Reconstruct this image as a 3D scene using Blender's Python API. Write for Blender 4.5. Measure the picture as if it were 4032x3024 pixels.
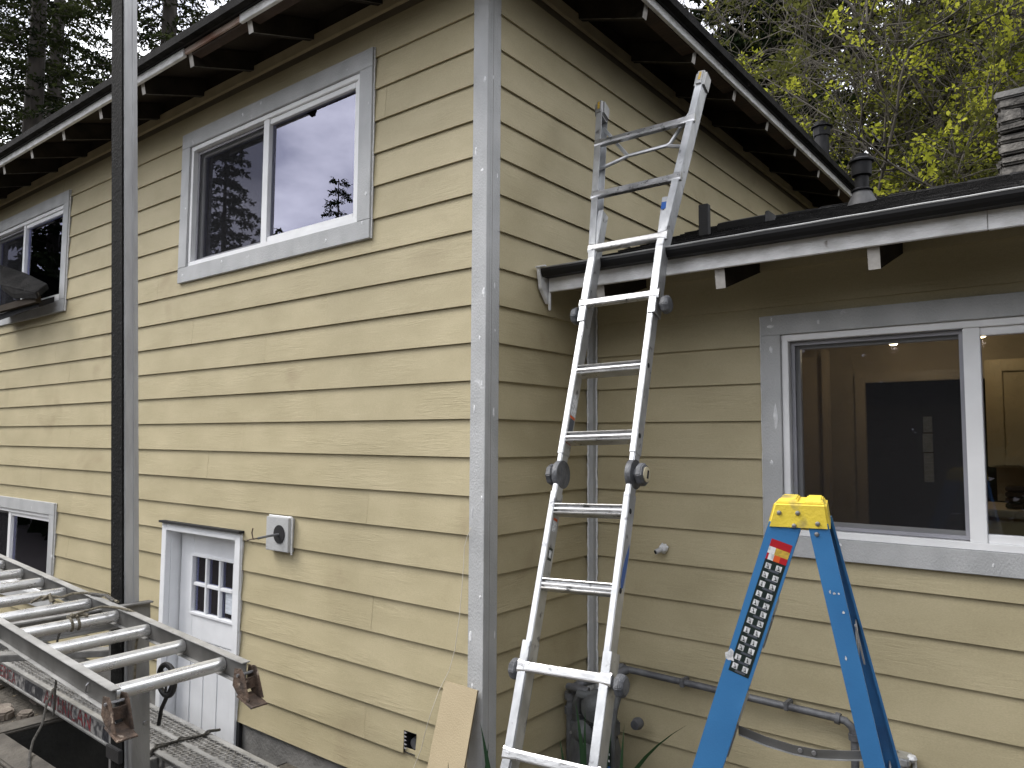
import bpy, bmesh, math, random
import numpy as np
from mathutils import Vector, Matrix

for o in list(bpy.data.objects):
    bpy.data.objects.remove(o)
SC = bpy.context.scene
COL = SC.collection
R = math.radians
random.seed(7)
RNG = np.random.default_rng(7)

# ------------------------------------------------------------------ camera
CAM = Vector((2.2243, -2.6310, -0.0966))
yaw, pit, rol = -0.667748, 0.073626, 0.006053
fw = Vector((math.sin(yaw)*math.cos(pit), math.cos(yaw)*math.cos(pit), math.sin(pit)))
rt = Vector((math.cos(yaw), -math.sin(yaw), 0))
up = rt.cross(fw)
rt2 = rt*math.cos(rol) + up*math.sin(rol)
up2 = -rt*math.sin(rol) + up*math.cos(rol)
cd = bpy.data.cameras.new('camera')
cd.sensor_width = 36
cd.lens = 36*2976.27/4032
cd.clip_start = 0.05
cd.clip_end = 600
cam = bpy.data.objects.new('camera', cd)
cam.matrix_world = Matrix(((rt2.x, up2.x, -fw.x, CAM.x), (rt2.y, up2.y, -fw.y, CAM.y),
                           (rt2.z, up2.z, -fw.z, CAM.z), (0, 0, 0, 1)))
COL.objects.link(cam)
SC.camera = cam

# ------------------------------------------------------------------ sky
SUN_EL, SUN_AZ = R(50), R(242)      # compass-like: azimuth measured from +Y towards +X
W = bpy.data.worlds.new('World')
SC.world = W
W.use_nodes = True
nt = W.node_tree
nt.nodes.clear()
wo = nt.nodes.new('ShaderNodeOutputWorld')
bg = nt.nodes.new('ShaderNodeBackground')
sky = nt.nodes.new('ShaderNodeTexSky')
sky.sky_type = 'NISHITA'
sky.sun_disc = False
sky.sun_elevation = SUN_EL
sky.sun_rotation = SUN_AZ
tc = nt.nodes.new('ShaderNodeTexCoord')
mp = nt.nodes.new('ShaderNodeMapping')
mp.inputs['Scale'].default_value = (1.6, 1.6, 3.0)
n1 = nt.nodes.new('ShaderNodeTexNoise')
n1.inputs['Scale'].default_value = 2.6
n1.inputs['Detail'].default_value = 7
n1.inputs['Roughness'].default_value = 0.55
rp = nt.nodes.new('ShaderNodeValToRGB')
rp.color_ramp.elements[0].position = 0.38
rp.color_ramp.elements[0].color = (5.4, 5.5, 6.2, 1)      # grey underside of the cloud layer
rp.color_ramp.elements[1].position = 0.62
rp.color_ramp.elements[1].color = (12.9, 12.9, 13.0, 1)       # thin bright cloud
mx = nt.nodes.new('ShaderNodeMixRGB')
mx.inputs[0].default_value = 0.9                         # overcast: a little blue shows through
nt.links.new(tc.outputs['Generated'], mp.inputs[0])
nt.links.new(mp.outputs[0], n1.inputs['Vector'])
nt.links.new(n1.outputs[0], rp.inputs[0])
nt.links.new(sky.outputs[0], mx.inputs[1])
nt.links.new(rp.outputs[0], mx.inputs[2])
nt.links.new(mx.outputs[0], bg.inputs[0])
bg.inputs[1].default_value = 0.10
nt.links.new(bg.outputs[0], wo.inputs[0])

# ------------------------------------------------------------------ sun behind the cloud
sl = bpy.data.lights.new('sun', 'SUN')
sl.energy = 1.5
sl.angle = R(32)
sl.color = (1.0, 0.96, 0.9)
so = bpy.data.objects.new('sun', sl)
sd = Vector((math.sin(SUN_AZ)*math.cos(SUN_EL), math.cos(SUN_AZ)*math.cos(SUN_EL), math.sin(SUN_EL)))
so.rotation_euler = (-sd).to_track_quat('-Z', 'Y').to_euler()
so.location = sd*30
COL.objects.link(so)

SC.view_settings.view_transform = 'Standard'
SC.view_settings.look = 'None'
SC.view_settings.exposure = 1.37
SC.view_settings.gamma = 1
SC.render.engine = 'CYCLES'
SC.cycles.max_bounces = 8
SC.cycles.diffuse_bounces = 4
SC.cycles.glossy_bounces = 4
SC.cycles.transparent_max_bounces = 12
SC.render.resolution_x = 1024
SC.render.resolution_y = 768


# ================================================================== materials
def pm(name, base, rough=0.6, metal=0.0, col2=None, nscale=4.0, stretch=(1, 1, 1), bump=0.0, bscale=60.0,
       bstretch=None, spot=None, sscale=8.0, sthr=0.7, swid=0.05, rvar=0.0, detail=5, spec=0.5, objvar=0.0, bdist=0.01, ramp=(0.35, 0.65)):
    m = bpy.data.materials.new(name)
    m.use_nodes = True
    t = m.node_tree
    b = t.nodes['Principled BSDF']
    b.inputs['Roughness'].default_value = rough
    b.inputs['Metallic'].default_value = metal
    b.inputs['Specular IOR Level'].default_value = spec
    g = t.nodes.new('ShaderNodeNewGeometry')

    def noise(sc, st, det=detail, w=0):
        mp_ = t.nodes.new('ShaderNodeMapping')
        mp_.inputs['Scale'].default_value = st
        mp_.inputs['Location'].default_value = (w, w*1.7, w*0.3)
        n_ = t.nodes.new('ShaderNodeTexNoise')
        n_.inputs['Scale'].default_value = sc
        n_.inputs['Detail'].default_value = det
        t.links.new(g.outputs['Position'], mp_.inputs[0])
        t.links.new(mp_.outputs[0], n_.inputs['Vector'])
        return n_.outputs[0]
    c2 = col2 if col2 else tuple(c*0.82 for c in base)
    r_ = t.nodes.new('ShaderNodeValToRGB')
    r_.color_ramp.elements[0].position = ramp[0]
    r_.color_ramp.elements[1].position = ramp[1]
    r_.color_ramp.elements[0].color = (*c2, 1)
    r_.color_ramp.elements[1].color = (*base, 1)
    t.links.new(noise(nscale, stretch), r_.inputs[0])
    col = r_.outputs[0]
    if spot:
        r2 = t.nodes.new('ShaderNodeValToRGB')
        r2.color_ramp.elements[0].position = sthr
        r2.color_ramp.elements[1].position = sthr+swid
        r2.color_ramp.elements[0].color = (0, 0, 0, 1)
        r2.color_ramp.elements[1].color = (1, 1, 1, 1)
        t.links.new(noise(sscale, (1, 1, 1), 4, 13.0), r2.inputs[0])
        mm = t.nodes.new('ShaderNodeMixRGB')
        mm.inputs[2].default_value = (*spot, 1)
        t.links.new(r2.outputs[0], mm.inputs[0])
        t.links.new(col, mm.inputs[1])
        col = mm.outputs[0]
    if objvar:
        oi = t.nodes.new('ShaderNodeObjectInfo')
        ma = t.nodes.new('ShaderNodeMapRange')
        ma.inputs[3].default_value = 1-objvar
        ma.inputs[4].default_value = 1+objvar
        t.links.new(oi.outputs['Random'], ma.inputs[0])
        hv = t.nodes.new('ShaderNodeHueSaturation')
        t.links.new(ma.outputs[0], hv.inputs['Value'])
        t.links.new(col, hv.inputs['Color'])
        col = hv.outputs[0]
    t.links.new(col, b.inputs['Base Color'])
    if rvar:
        mr = t.nodes.new('ShaderNodeMapRange')
        mr.inputs[3].default_value = max(0.02, rough-rvar)
        mr.inputs[4].default_value = min(1, rough+rvar)
        t.links.new(noise(nscale*3, stretch, 4, 5.0), mr.inputs[0])
        t.links.new(mr.outputs[0], b.inputs['Roughness'])
    if bump:
        bp = t.nodes.new('ShaderNodeBump')
        bp.inputs['Strength'].default_value = bump
        bp.inputs['Distance'].default_value = bdist
        t.links.new(noise(bscale, bstretch or stretch, 6, 3.0), bp.inputs['Height'])
        t.links.new(bp.outputs[0], b.inputs['Normal'])
    return m


def siding_mat(name, axis):
    """tan paint on wood-grain embossed cement boards; grain runs along the board"""
    m = bpy.data.materials.new(name)
    m.use_nodes = True
    t = m.node_tree
    b = t.nodes['Principled BSDF']
    b.inputs['Roughness'].default_value = 0.62
    b.inputs['Specular IOR Level'].default_value = 0.35
    g = t.nodes.new('ShaderNodeNewGeometry')
    oi = t.nodes.new('ShaderNodeObjectInfo')
    ml = t.nodes.new('ShaderNodeMath')
    ml.operation = 'MULTIPLY'
    ml.inputs[1].default_value = 37.0
    t.links.new(oi.outputs['Random'], ml.inputs[0])
    ad = t.nodes.new('ShaderNodeVectorMath')
    ad.operation = 'ADD'
    cb = t.nodes.new('ShaderNodeCombineXYZ')
    t.links.new(ml.outputs[0], cb.inputs[0])
    t.links.new(ml.outputs[0], cb.inputs[1])
    t.links.new(g.outputs['Position'], ad.inputs[0])
    t.links.new(cb.outputs[0], ad.inputs[1])

    def noise(src, sc, st, det, dist=0.0):
        mp_ = t.nodes.new('ShaderNodeMapping')
        mp_.inputs['Scale'].default_value = st
        n_ = t.nodes.new('ShaderNodeTexNoise')
        n_.inputs['Scale'].default_value = sc
        n_.inputs['Detail'].default_value = det
        n_.inputs['Distortion'].default_value = dist
        t.links.new(src, mp_.inputs[0])
        t.links.new(mp_.outputs[0], n_.inputs['Vector'])
        return n_.outputs[0]
    gs = (0.12, 1, 1) if axis == 'X' else (1, 0.12, 1)
    # long grain that comes and goes
    wv = noise(ad.outputs[0], 60, gs, 3, 1.2)
    fine = noise(ad.outputs[0], 420, (0.35, 1, 1) if axis == 'X' else (1, 0.35, 1), 3)
    msk = noise(ad.outputs[0], 3.0, (0.8, 0.8, 2.5), 2)
    mr = t.nodes.new('ShaderNodeMapRange')
    mr.inputs[1].default_value = 0.42
    mr.inputs[2].default_value = 0.66
    t.links.new(msk, mr.inputs[0])
    mu = t.nodes.new('ShaderNodeMath')
    mu.operation = 'MULTIPLY'
    t.links.new(wv, mu.inputs[0])
    t.links.new(mr.outputs[0], mu.inputs[1])
    sm = t.nodes.new('ShaderNodeMath')
    sm.operation = 'MULTIPLY_ADD'
    sm.inputs[1].default_value = 0.22
    t.links.new(fine, sm.inputs[0])
    t.links.new(mu.outputs[0], sm.inputs[2])
    bp = t.nodes.new('ShaderNodeBump')
    bp.inputs['Strength'].default_value = 0.6
    bp.inputs['Distance'].default_value = 0.0040
    t.links.new(sm.outputs[0], bp.inputs['Height'])
    t.links.new(bp.outputs[0], b.inputs['Normal'])
    # colour: paint with slight blotches, dust and mildew stains
    rr = t.nodes.new('ShaderNodeValToRGB')
    e = rr.color_ramp.elements
    e[0].position, e[0].color = 0.30, (0.388, 0.336, 0.208, 1)
    e[1].position, e[1].color = 0.68, (0.456, 0.397, 0.254, 1)
    t.links.new(noise(g.outputs['Position'], 2.6, (1, 1, 1.8), 6), rr.inputs[0])
    st = t.nodes.new('ShaderNodeValToRGB')
    e = st.color_ramp.elements
    e[0].position, e[0].color = 0.62, (0, 0, 0, 1)
    e[1].position, e[1].color = 0.80, (0.75, 0.75, 0.75, 1)
    t.links.new(noise(g.outputs['Position'], 1.9, (1, 1, 1), 7, 0.6), st.inputs[0])
    mm = t.nodes.new('ShaderNodeMixRGB')
    mm.inputs[2].default_value = (0.30, 0.24, 0.15, 1)
    t.links.new(st.outputs[0], mm.inputs[0])
    t.links.new(rr.outputs[0], mm.inputs[1])
    # speckle from a roller-painted surface
    sp = t.nodes.new('ShaderNodeMixRGB')
    sp.blend_type = 'OVERLAY'
    sp.inputs[0].default_value = 0.16
    t.links.new(mm.outputs[0], sp.inputs[1])
    t.links.new(noise(ad.outputs[0], 260, (0.5, 0.5, 1), 2), sp.inputs[2])
    hv = t.nodes.new('ShaderNodeHueSaturation')
    ma = t.nodes.new('ShaderNodeMapRange')
    ma.inputs[3].default_value = 0.965
    ma.inputs[4].default_value = 1.03
    t.links.new(oi.outputs['Random'], ma.inputs[0])
    t.links.new(ma.outputs[0], hv.inputs['Value'])
    t.links.new(sp.outputs[0], hv.inputs['Color'])
    t.links.new(hv.outputs[0], b.inputs['Base Color'])
    return m


def glass_mat(name, ior=1.75, tint=(0.86, 0.9, 0.9), rough=0.0):
    m = bpy.data.materials.new(name)
    m.use_nodes = True
    t = m.node_tree
    t.nodes.clear()
    o = t.nodes.new('ShaderNodeOutputMaterial')
    f = t.nodes.new('ShaderNodeFresnel')
    f.inputs[0].default_value = ior
    gl = t.nodes.new('ShaderNodeBsdfGlossy')
    gl.inputs['Roughness'].default_value = rough
    gl.inputs['Color'].default_value = (0.80, 0.80, 1.0, 1)  # lavender of the reflected sky is put into this tint
    tr = t.nodes.new('ShaderNodeBsdfTransparent')
    tr.inputs[0].default_value = (*tint, 1)
    mi = t.nodes.new('ShaderNodeMixShader')
    t.links.new(f.outputs[0], mi.inputs[0])
    t.links.new(tr.outputs[0], mi.inputs[1])
    t.links.new(gl.outputs[0], mi.inputs[2])
    t.links.new(mi.outputs[0], o.inputs[0])
    return m


def screen_mat(name):
    m = bpy.data.materials.new(name)
    m.use_nodes = True
    t = m.node_tree
    t.nodes.clear()
    o = t.nodes.new('ShaderNodeOutputMaterial')
    d = t.nodes.new('ShaderNodeBsdfDiffuse')
    d.inputs[0].default_value = (0.03, 0.03, 0.032, 1)
    tr = t.nodes.new('ShaderNodeBsdfTransparent')
    mi = t.nodes.new('ShaderNodeMixShader')
    mi.inputs[0].default_value = 0.52
    t.links.new(tr.outputs[0], mi.inputs[1])
    t.links.new(d.outputs[0], mi.inputs[2])
    t.links.new(mi.outputs[0], o.inputs[0])
    return m


def leaf_mat(name, c1, c2, trans=0.35):
    m = bpy.data.materials.new(name)
    m.use_nodes = True
    t = m.node_tree
    t.nodes.clear()
    o = t.nodes.new('ShaderNodeOutputMaterial')
    g = t.nodes.new('ShaderNodeNewGeometry')
    n_ = t.nodes.new('ShaderNodeTexNoise')
    n_.inputs['Scale'].default_value = 1.7
    n_.inputs['Detail'].default_value = 6
    r_ = t.nodes.new('ShaderNodeValToRGB')
    r_.color_ramp.elements[0].position = 0.35
    r_.color_ramp.elements[1].position = 0.65
    r_.color_ramp.elements[0].color = (*c1, 1)
    r_.color_ramp.elements[1].color = (*c2, 1)
    d = t.nodes.new('ShaderNodeBsdfDiffuse')
    tl = t.nodes.new('ShaderNodeBsdfTranslucent')
    mi = t.nodes.new('ShaderNodeMixShader')
    mi.inputs[0].default_value = trans
    t.links.new(g.outputs['Position'], n_.inputs['Vector'])
    t.links.new(n_.outputs[0], r_.inputs[0])
    t.links.new(r_.outputs[0], d.inputs[0])
    t.links.new(r_.outputs[0], tl.inputs[0])
    t.links.new(d.outputs[0], mi.inputs[1])
    t.links.new(tl.outputs[0], mi.inputs[2])
    t.links.new(mi.outputs[0], o.inputs[0])
    return m


def emit_mat(name, c, s):
    m = bpy.data.materials.new(name)
    m.use_nodes = True
    b = m.node_tree.nodes['Principled BSDF']
    b.inputs['Base Color'].default_value = (*c, 1)
    b.inputs['Emission Color'].default_value = (*c, 1)
    b.inputs['Emission Strength'].default_value = s
    return m


M = {}
M['siding_x'] = siding_mat('tan_siding_along_x', 'X')
M['siding_y'] = siding_mat('tan_siding_along_y', 'Y')
M['tan_trim'] = pm('tan_painted_trim', (0.43, 0.36, 0.225), 0.6, nscale=5, bump=0.2, bscale=120)
M['sheath'] = pm('wall_sheathing', (0.2, 0.17, 0.12), 0.9)
M['primer'] = pm('grey_primed_trim', (0.465, 0.472, 0.475), 0.6, col2=(0.39, 0.397, 0.40), nscale=7, stretch=(1, 1, .6),
                 bump=0.35, bscale=160, spot=(0.68, 0.69, 0.70), sscale=9, sthr=0.70, swid=0.06)
M['caulk'] = pm('white_caulk', (0.78, 0.79, 0.80), 0.55, nscale=40, bump=0.5, bscale=90)
M['vinyl'] = pm('white_vinyl', (0.84, 0.845, 0.85), 0.35, col2=(0.76, 0.765, 0.77), nscale=6)
M['vinyl_grey'] = pm('grey_screen_frame', (0.30, 0.30, 0.33), 0.45)
M['doorwhite'] = pm('white_door_paint', (0.80, 0.815, 0.84), 0.45, col2=(0.72, 0.735, 0.76), nscale=5, bump=0.1, bscale=90)
M['gap'] = pm('dark_gap', (0.012, 0.012, 0.014), 0.9)
M['glass'] = glass_mat('window_glass')
M['glass_hi'] = glass_mat('coated_window_glass', 2.6, (0.5, 0.52, 0.52))
M['screen'] = screen_mat('insect_screen')
M['fascia'] = pm('weathered_white_fascia', (0.72, 0.72, 0.72), 0.6, col2=(0.52, 0.52, 0.51), nscale=9, stretch=(1, 1, 2),
                 bump=0.3, bscale=70, spot=(0.22, 0.2, 0.18), sscale=14, sthr=0.71, swid=0.04)
M['rafter'] = pm('brown_rafter', (0.034, 0.028, 0.02), 0.85, spec=0.2, col2=(0.02, 0.016, 0.012), nscale=8, bump=0.25, bscale=60)  # brown deepened so that the eave shade sits in the colour
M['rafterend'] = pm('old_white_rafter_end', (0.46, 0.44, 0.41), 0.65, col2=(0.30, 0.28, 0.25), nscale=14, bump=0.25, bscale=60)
M['peelwood'] = pm('peeling_red_board', (0.20, 0.085, 0.05), 0.8, col2=(0.42, 0.34, 0.29), nscale=11, stretch=(.5, 1, 1), bump=0.4, bscale=60)
M['arris'] = pm('worn_paint_arris', (0.13, 0.12, 0.10), 0.8, col2=(0.05, 0.043, 0.035), nscale=20)
M['soffit'] = pm('soffit_boards', (0.042, 0.034, 0.025), 0.9, spec=0.2, col2=(0.024, 0.017, 0.012), nscale=3, bump=0.25, bscale=60)  # near-black: shade under the eaves is put into the colour
M['barewood'] = pm('bare_red_wood', (0.062, 0.036, 0.024), 0.85, col2=(0.04, 0.026, 0.019), nscale=9, stretch=(.3, 1, 1), bump=0.4, bscale=60)
M['shingle'] = pm('dark_asphalt_shingle', (0.022, 0.021, 0.021), 0.95, spec=0.15, col2=(0.009, 0.009, 0.009), nscale=9, bump=0.9, bscale=240,
                  spot=(0.085, 0.08, 0.075), sscale=22, sthr=0.66, swid=0.1, objvar=0.1)
M['gutter'] = pm('black_gutter_metal', (0.008, 0.008, 0.009), 0.45, rvar=0.15, spec=0.25)
M['black'] = pm('black_painted_metal', (0.02, 0.02, 0.022), 0.55, bump=0.2, bscale=120)
M['ventmetal'] = pm('dark_vent_pipe', (0.014, 0.014, 0.016), 0.6, spec=0.25, col2=(0.007, 0.007, 0.008), nscale=12, spot=(0.10, 0.10, 0.10), sscale=25, sthr=0.74)
M['flash'] = pm('dull_flashing', (0.075, 0.075, 0.078), 0.6, col2=(0.03, 0.03, 0.03), nscale=14)
M['stone'] = pm('chimney_stone', (0.16, 0.15, 0.135), 0.85, col2=(0.05, 0.046, 0.042), nscale=14, bump=0.8, bscale=30, bdist=0.02, objvar=0.25)
M['mortar'] = pm('dark_mortar', (0.02, 0.019, 0.018), 0.95)
M['brick'] = pm('red_flue', (0.28, 0.08, 0.05), 0.8)
M['alu'] = pm('worn_aluminium', (0.60, 0.61, 0.62), 0.38, 0.65, col2=(0.40, 0.41, 0.42), nscale=16, stretch=(1, 1, .5), bump=0.3, bscale=130,
              bdist=0.002, rvar=0.16, spot=(0.20, 0.20, 0.21), sscale=17, sthr=0.63, swid=0.07)
M['alu_dull'] = pm('dull_aluminium', (0.43, 0.43, 0.425), 0.5, 0.7, col2=(0.30, 0.30, 0.295), nscale=9, stretch=(1, 1, 1), bump=0.25, bscale=90,
                   bdist=0.002, rvar=0.15, spot=(0.2, 0.195, 0.19), sscale=15, sthr=0.68, swid=0.08)
M['alu_step'] = pm('scuffed_ladder_rung', (0.66, 0.66, 0.66), 0.32, 0.85, col2=(0.45, 0.45, 0.45), nscale=22, stretch=(.4, .4, 1), bump=0.35, bscale=110,
                   bdist=0.002, rvar=0.15, spot=(0.15, 0.15, 0.15), sscale=26, sthr=0.62, swid=0.1)
M['alu_tread'] = pm('dirty_tread', (0.30, 0.295, 0.285), 0.6, 0.5, col2=(0.17, 0.165, 0.155), nscale=12, bump=0.3, bscale=90, bdist=0.002)
M['alu_web'] = pm('stained_aluminium_web', (0.15, 0.148, 0.142), 0.6, 0.45, col2=(0.09, 0.088, 0.083), nscale=7, bump=0.25, bscale=90,
                  bdist=0.002, spot=(0.05, 0.047, 0.043), sscale=9, sthr=0.62, swid=0.15)  # rail webs: the dark surroundings they mirror are put into the colour
M['alu_rung'] = pm('bright_aluminium_rung', (0.88, 0.88, 0.87), 0.30, 0.8, col2=(0.76, 0.76, 0.75), nscale=20, stretch=(.3, .3, 1), bump=0.12, bscale=90,
                   bdist=0.001, rvar=0.14, spot=(0.40, 0.39, 0.37), sscale=30, sthr=0.74, swid=0.06)
M['polegrey'] = pm('galvanised_pole_side', (0.43, 0.435, 0.44), 0.5, 0.15, col2=(0.32, 0.32, 0.325), nscale=5, stretch=(3, 3, .5), bump=0.2, bscale=60,
                   spot=(0.55, 0.54, 0.52), sscale=7, sthr=0.72)
M['rubber'] = pm('black_rubber_pole_face', (0.006, 0.006, 0.006), 0.85, spec=0.12, col2=(0.010, 0.010, 0.010), nscale=9, bump=0.6, bscale=70, spot=(0.10, 0.095, 0.09), sscale=18, sthr=0.72)
M['jack'] = pm('worn_jack_steel', (0.27, 0.27, 0.265), 0.55, 0.3, col2=(0.18, 0.178, 0.175), nscale=6, stretch=(2, 2, .6), bump=0.3, bscale=70,
               spot=(0.08, 0.06, 0.05), sscale=16, sthr=0.69)
M['rust'] = pm('rusty_foot', (0.115, 0.075, 0.052), 0.75, col2=(0.04, 0.028, 0.022), nscale=22, bump=0.6, bscale=90, spot=(0.30, 0.24, 0.19), sscale=26, sthr=0.66)
M['knob'] = pm('grey_plastic_knob', (0.12, 0.125, 0.135), 0.5, col2=(0.06, 0.062, 0.068), nscale=22, bump=0.4, bscale=70, spot=(0.5, 0.5, 0.5), sscale=40, sthr=0.72)
M['knobcream'] = pm('cream_dial', (0.62, 0.55, 0.38), 0.6)
M['blue'] = pm('blue_fibreglass', (0.040, 0.178, 0.40), 0.42, col2=(0.032, 0.15, 0.35), nscale=6, bump=0.12, bscale=220, bdist=0.003,
               spot=(0.035, 0.11, 0.26), sscale=5.5, sthr=0.62, swid=0.12, rvar=0.12)
M['yellow'] = pm('worn_yellow_plastic', (0.70, 0.54, 0.045), 0.55, col2=(0.60, 0.45, 0.04), nscale=16, bump=0.15, bscale=110,
                 spot=(0.24, 0.19, 0.08), sscale=14, sthr=0.545, swid=0.14)
M['rivet'] = pm('grey_rivet', (0.33, 0.33, 0.34), 0.4, 0.7)
M['lblack'] = pm('label_green_black', (0.012, 0.022, 0.02), 0.35)
M['lwhite'] = pm('label_white', (0.68, 0.69, 0.70), 0.5, col2=(0.45, 0.46, 0.47), nscale=90, ramp=(.42, .55))
M['lgrey'] = pm('label_grey', (0.07, 0.08, 0.1), 0.45)
M['lred'] = pm('label_red', (0.42, 0.012, 0.02), 0.4)
M['lorange'] = pm('label_orange', (0.65, 0.1, 0.02), 0.4)
M['lyellow'] = pm('label_yellow', (0.62, 0.40, 0.05), 0.45, col2=(0.4, 0.27, 0.05), nscale=120)
M['lblue'] = pm('label_blue', (0.02, 0.10, 0.36), 0.3)
M['paint_white'] = pm('worn_white_print', (0.26, 0.255, 0.25), 0.6, col2=(0.05, 0.05, 0.055), nscale=24, ramp=(.42, .58))
M['paint_red'] = pm('worn_red_print', (0.20, 0.010, 0.018), 0.6, col2=(0.06, 0.03, 0.032), nscale=34, ramp=(.44, .58))
M['paint_dark'] = pm('worn_dark_print', (0.012, 0.014, 0.02), 0.6, col2=(0.1, 0.1, 0.11), nscale=26, ramp=(.3, .5))
M['rope'] = pm('dirty_rope', (0.20, 0.175, 0.125), 0.9, col2=(0.09, 0.08, 0.06), nscale=90, bump=0.8, bscale=200)
M['ropedark'] = pm('grey_cord', (0.10, 0.095, 0.085), 0.9, col2=(0.045, 0.043, 0.04), nscale=90, bump=0.8, bscale=200)
M['string'] = pm('white_string', (0.62, 0.58, 0.48), 0.9)
M['chrome'] = pm('chromed_tube', (0.8, 0.8, 0.8), 0.12, 1.0)
M['concrete'] = pm('concrete', (0.22, 0.215, 0.205), 0.9, col2=(0.13, 0.127, 0.12), nscale=6, bump=0.5, bscale=60, spot=(0.06, 0.058, 0.055), sscale=12, sthr=0.7)
M['wetconc'] = pm('mossy_wet_concrete', (0.035, 0.034, 0.03), 0.8, col2=(0.018, 0.018, 0.016), nscale=5, bump=0.5, bscale=40)  # near-black colour stands in for the deep shade of the stairwell pit
M['kerb'] = pm('dirty_kerb', (0.13, 0.118, 0.1), 0.9, col2=(0.07, 0.063, 0.055), nscale=6, bump=0.7, bscale=45, spot=(0.25, 0.21, 0.15), sscale=14, sthr=0.7)
M['soil'] = pm('damp_soil', (0.07, 0.061, 0.048), 0.95, col2=(0.075, 0.066, 0.055), nscale=5, bump=1.0, bscale=26, bdist=0.03, spot=(0.27, 0.22, 0.15), sscale=16, sthr=0.66)
M['flag'] = pm('flagstone', (0.24, 0.21, 0.17), 0.85, col2=(0.15, 0.12, 0.1), nscale=9, bump=0.8, bscale=30, bdist=0.015, objvar=0.2)
M['meter'] = pm('grey_meter_casting', (0.11, 0.117, 0.12), 0.55, col2=(0.07, 0.073, 0.076), nscale=16, bump=0.3, bscale=90)
M['pipe'] = pm('grey_gas_pipe', (0.16, 0.165, 0.175), 0.5, 0.2, col2=(0.09, 0.092, 0.1), nscale=16, bump=0.3, bscale=80)
M['tagwhite'] = pm('meter_index', (0.5, 0.5, 0.5), 0.5)
M['boardface'] = pm('tan_prefinished_board', (0.42, 0.345, 0.222), 0.6, col2=(0.385, 0.315, 0.20), nscale=5, bump=0.2, bscale=160)
M['boardedge'] = pm('board_cut_edge', (0.2, 0.17, 0.12), 0.8)
M['iris'] = leaf_mat('iris_leaf', (0.035, 0.075, 0.04), (0.06, 0.12, 0.055), 0.25)
M['irisyellow'] = leaf_mat('withered_leaf', (0.35, 0.28, 0.05), (0.45, 0.36, 0.08), 0.2)
M['bark'] = pm('bark', (0.045, 0.038, 0.032), 0.95, col2=(0.024, 0.021, 0.018), nscale=9, stretch=(1, 1, .3), bump=0.8, bscale=25)
M['twig'] = pm('pale_twig', (0.10, 0.088, 0.07), 0.9, col2=(0.045, 0.04, 0.031), nscale=3)
M['fir'] = leaf_mat('fir_needles', (0.008, 0.013, 0.007), (0.024, 0.034, 0.014), 0.2)
M['fir2'] = leaf_mat('cedar_needles', (0.009, 0.013, 0.007), (0.034, 0.042, 0.014), 0.2)
M['budleaf'] = leaf_mat('spring_leaf', (0.30, 0.33, 0.035), (0.46, 0.47, 0.065), 0.55)
M['budleaf2'] = leaf_mat('dull_spring_leaf', (0.05, 0.055, 0.018), (0.11, 0.115, 0.03), 0.4)
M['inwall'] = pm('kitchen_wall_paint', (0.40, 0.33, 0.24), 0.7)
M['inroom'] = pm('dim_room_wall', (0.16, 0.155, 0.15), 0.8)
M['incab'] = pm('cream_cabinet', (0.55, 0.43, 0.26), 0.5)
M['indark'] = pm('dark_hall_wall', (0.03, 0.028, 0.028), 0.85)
M['intrim'] = pm('interior_trim', (0.40, 0.33, 0.25), 0.5)
M['infloor'] = pm('interior_floor', (0.2, 0.12, 0.07), 0.5)
M['curtain'] = pm('dark_curtain', (0.07, 0.085, 0.08), 0.9, col2=(0.03, 0.025, 0.03), nscale=9, stretch=(3, 1, .1))
M['lamp'] = emit_mat('lit_lamp_glass', (1.0, 0.82, 0.55), 7)
M['paper'] = pm('taped_notice', (0.62, 0.66, 0.72), 0.7, col2=(0.40, 0.43, 0.48), nscale=70, stretch=(.2, 1, 1))


# ================================================================== helpers
def inv(parent):
    mw = Matrix.Identity(4)
    p = parent
    while p is not None:
        mw = Matrix.Translation(p.location) @ Matrix.Identity(4) if p.parent is None else mw
        p = p.parent
    return mw.inverted()


def thing(name, label, cat, loc=(0, 0, 0), group=None):
    o = bpy.data.objects.new(name, None)
    o.empty_display_size = 0.1
    COL.objects.link(o)
    o.location = loc
    o['label'] = label
    o['category'] = cat
    if group:
        o['group'] = group
    return o


def link(name, me, mat, parent=None, smooth=False):
    """mesh built in world coordinates; parents only ever carry a translation on the top-level empty"""
    mats = mat if isinstance(mat, (list, tuple)) else [mat]
    for m_ in mats:
        me.materials.append(M[m_] if isinstance(m_, str) else m_)
    if smooth:
        me.polygons.foreach_set('use_smooth', [True]*len(me.polygons))
    o = bpy.data.objects.new(name, me)
    COL.objects.link(o)
    if parent is not None:
        o.parent = parent
        if parent.type == 'EMPTY' and parent.parent is None:
            o.matrix_parent_inverse = Matrix.Translation(-Vector(parent.location))
    return o


def mesh(name, v, f, mi=None):
    me = bpy.data.meshes.new(name)
    me.from_pydata([tuple(x) for x in v], [], f)
    if mi is not None:
        me.polygons.foreach_set('material_index', mi)
    me.update()
    return me


BOXF = [(0, 3, 2, 1), (4, 5, 6, 7), (0, 1, 5, 4), (1, 2, 6, 5), (2, 3, 7, 6), (3, 0, 4, 7)]


def box_v(c, ax, h):
    c = Vector(c)
    a, b, d = [Vector(x)*s for x, s in zip(ax, h)]
    return [c-a-b-d, c+a-b-d, c+a+b-d, c-a+b-d, c-a-b+d, c+a-b+d, c+a+b+d, c-a+b+d]


XYZ = ((1, 0, 0), (0, 1, 0), (0, 0, 1))


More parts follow.
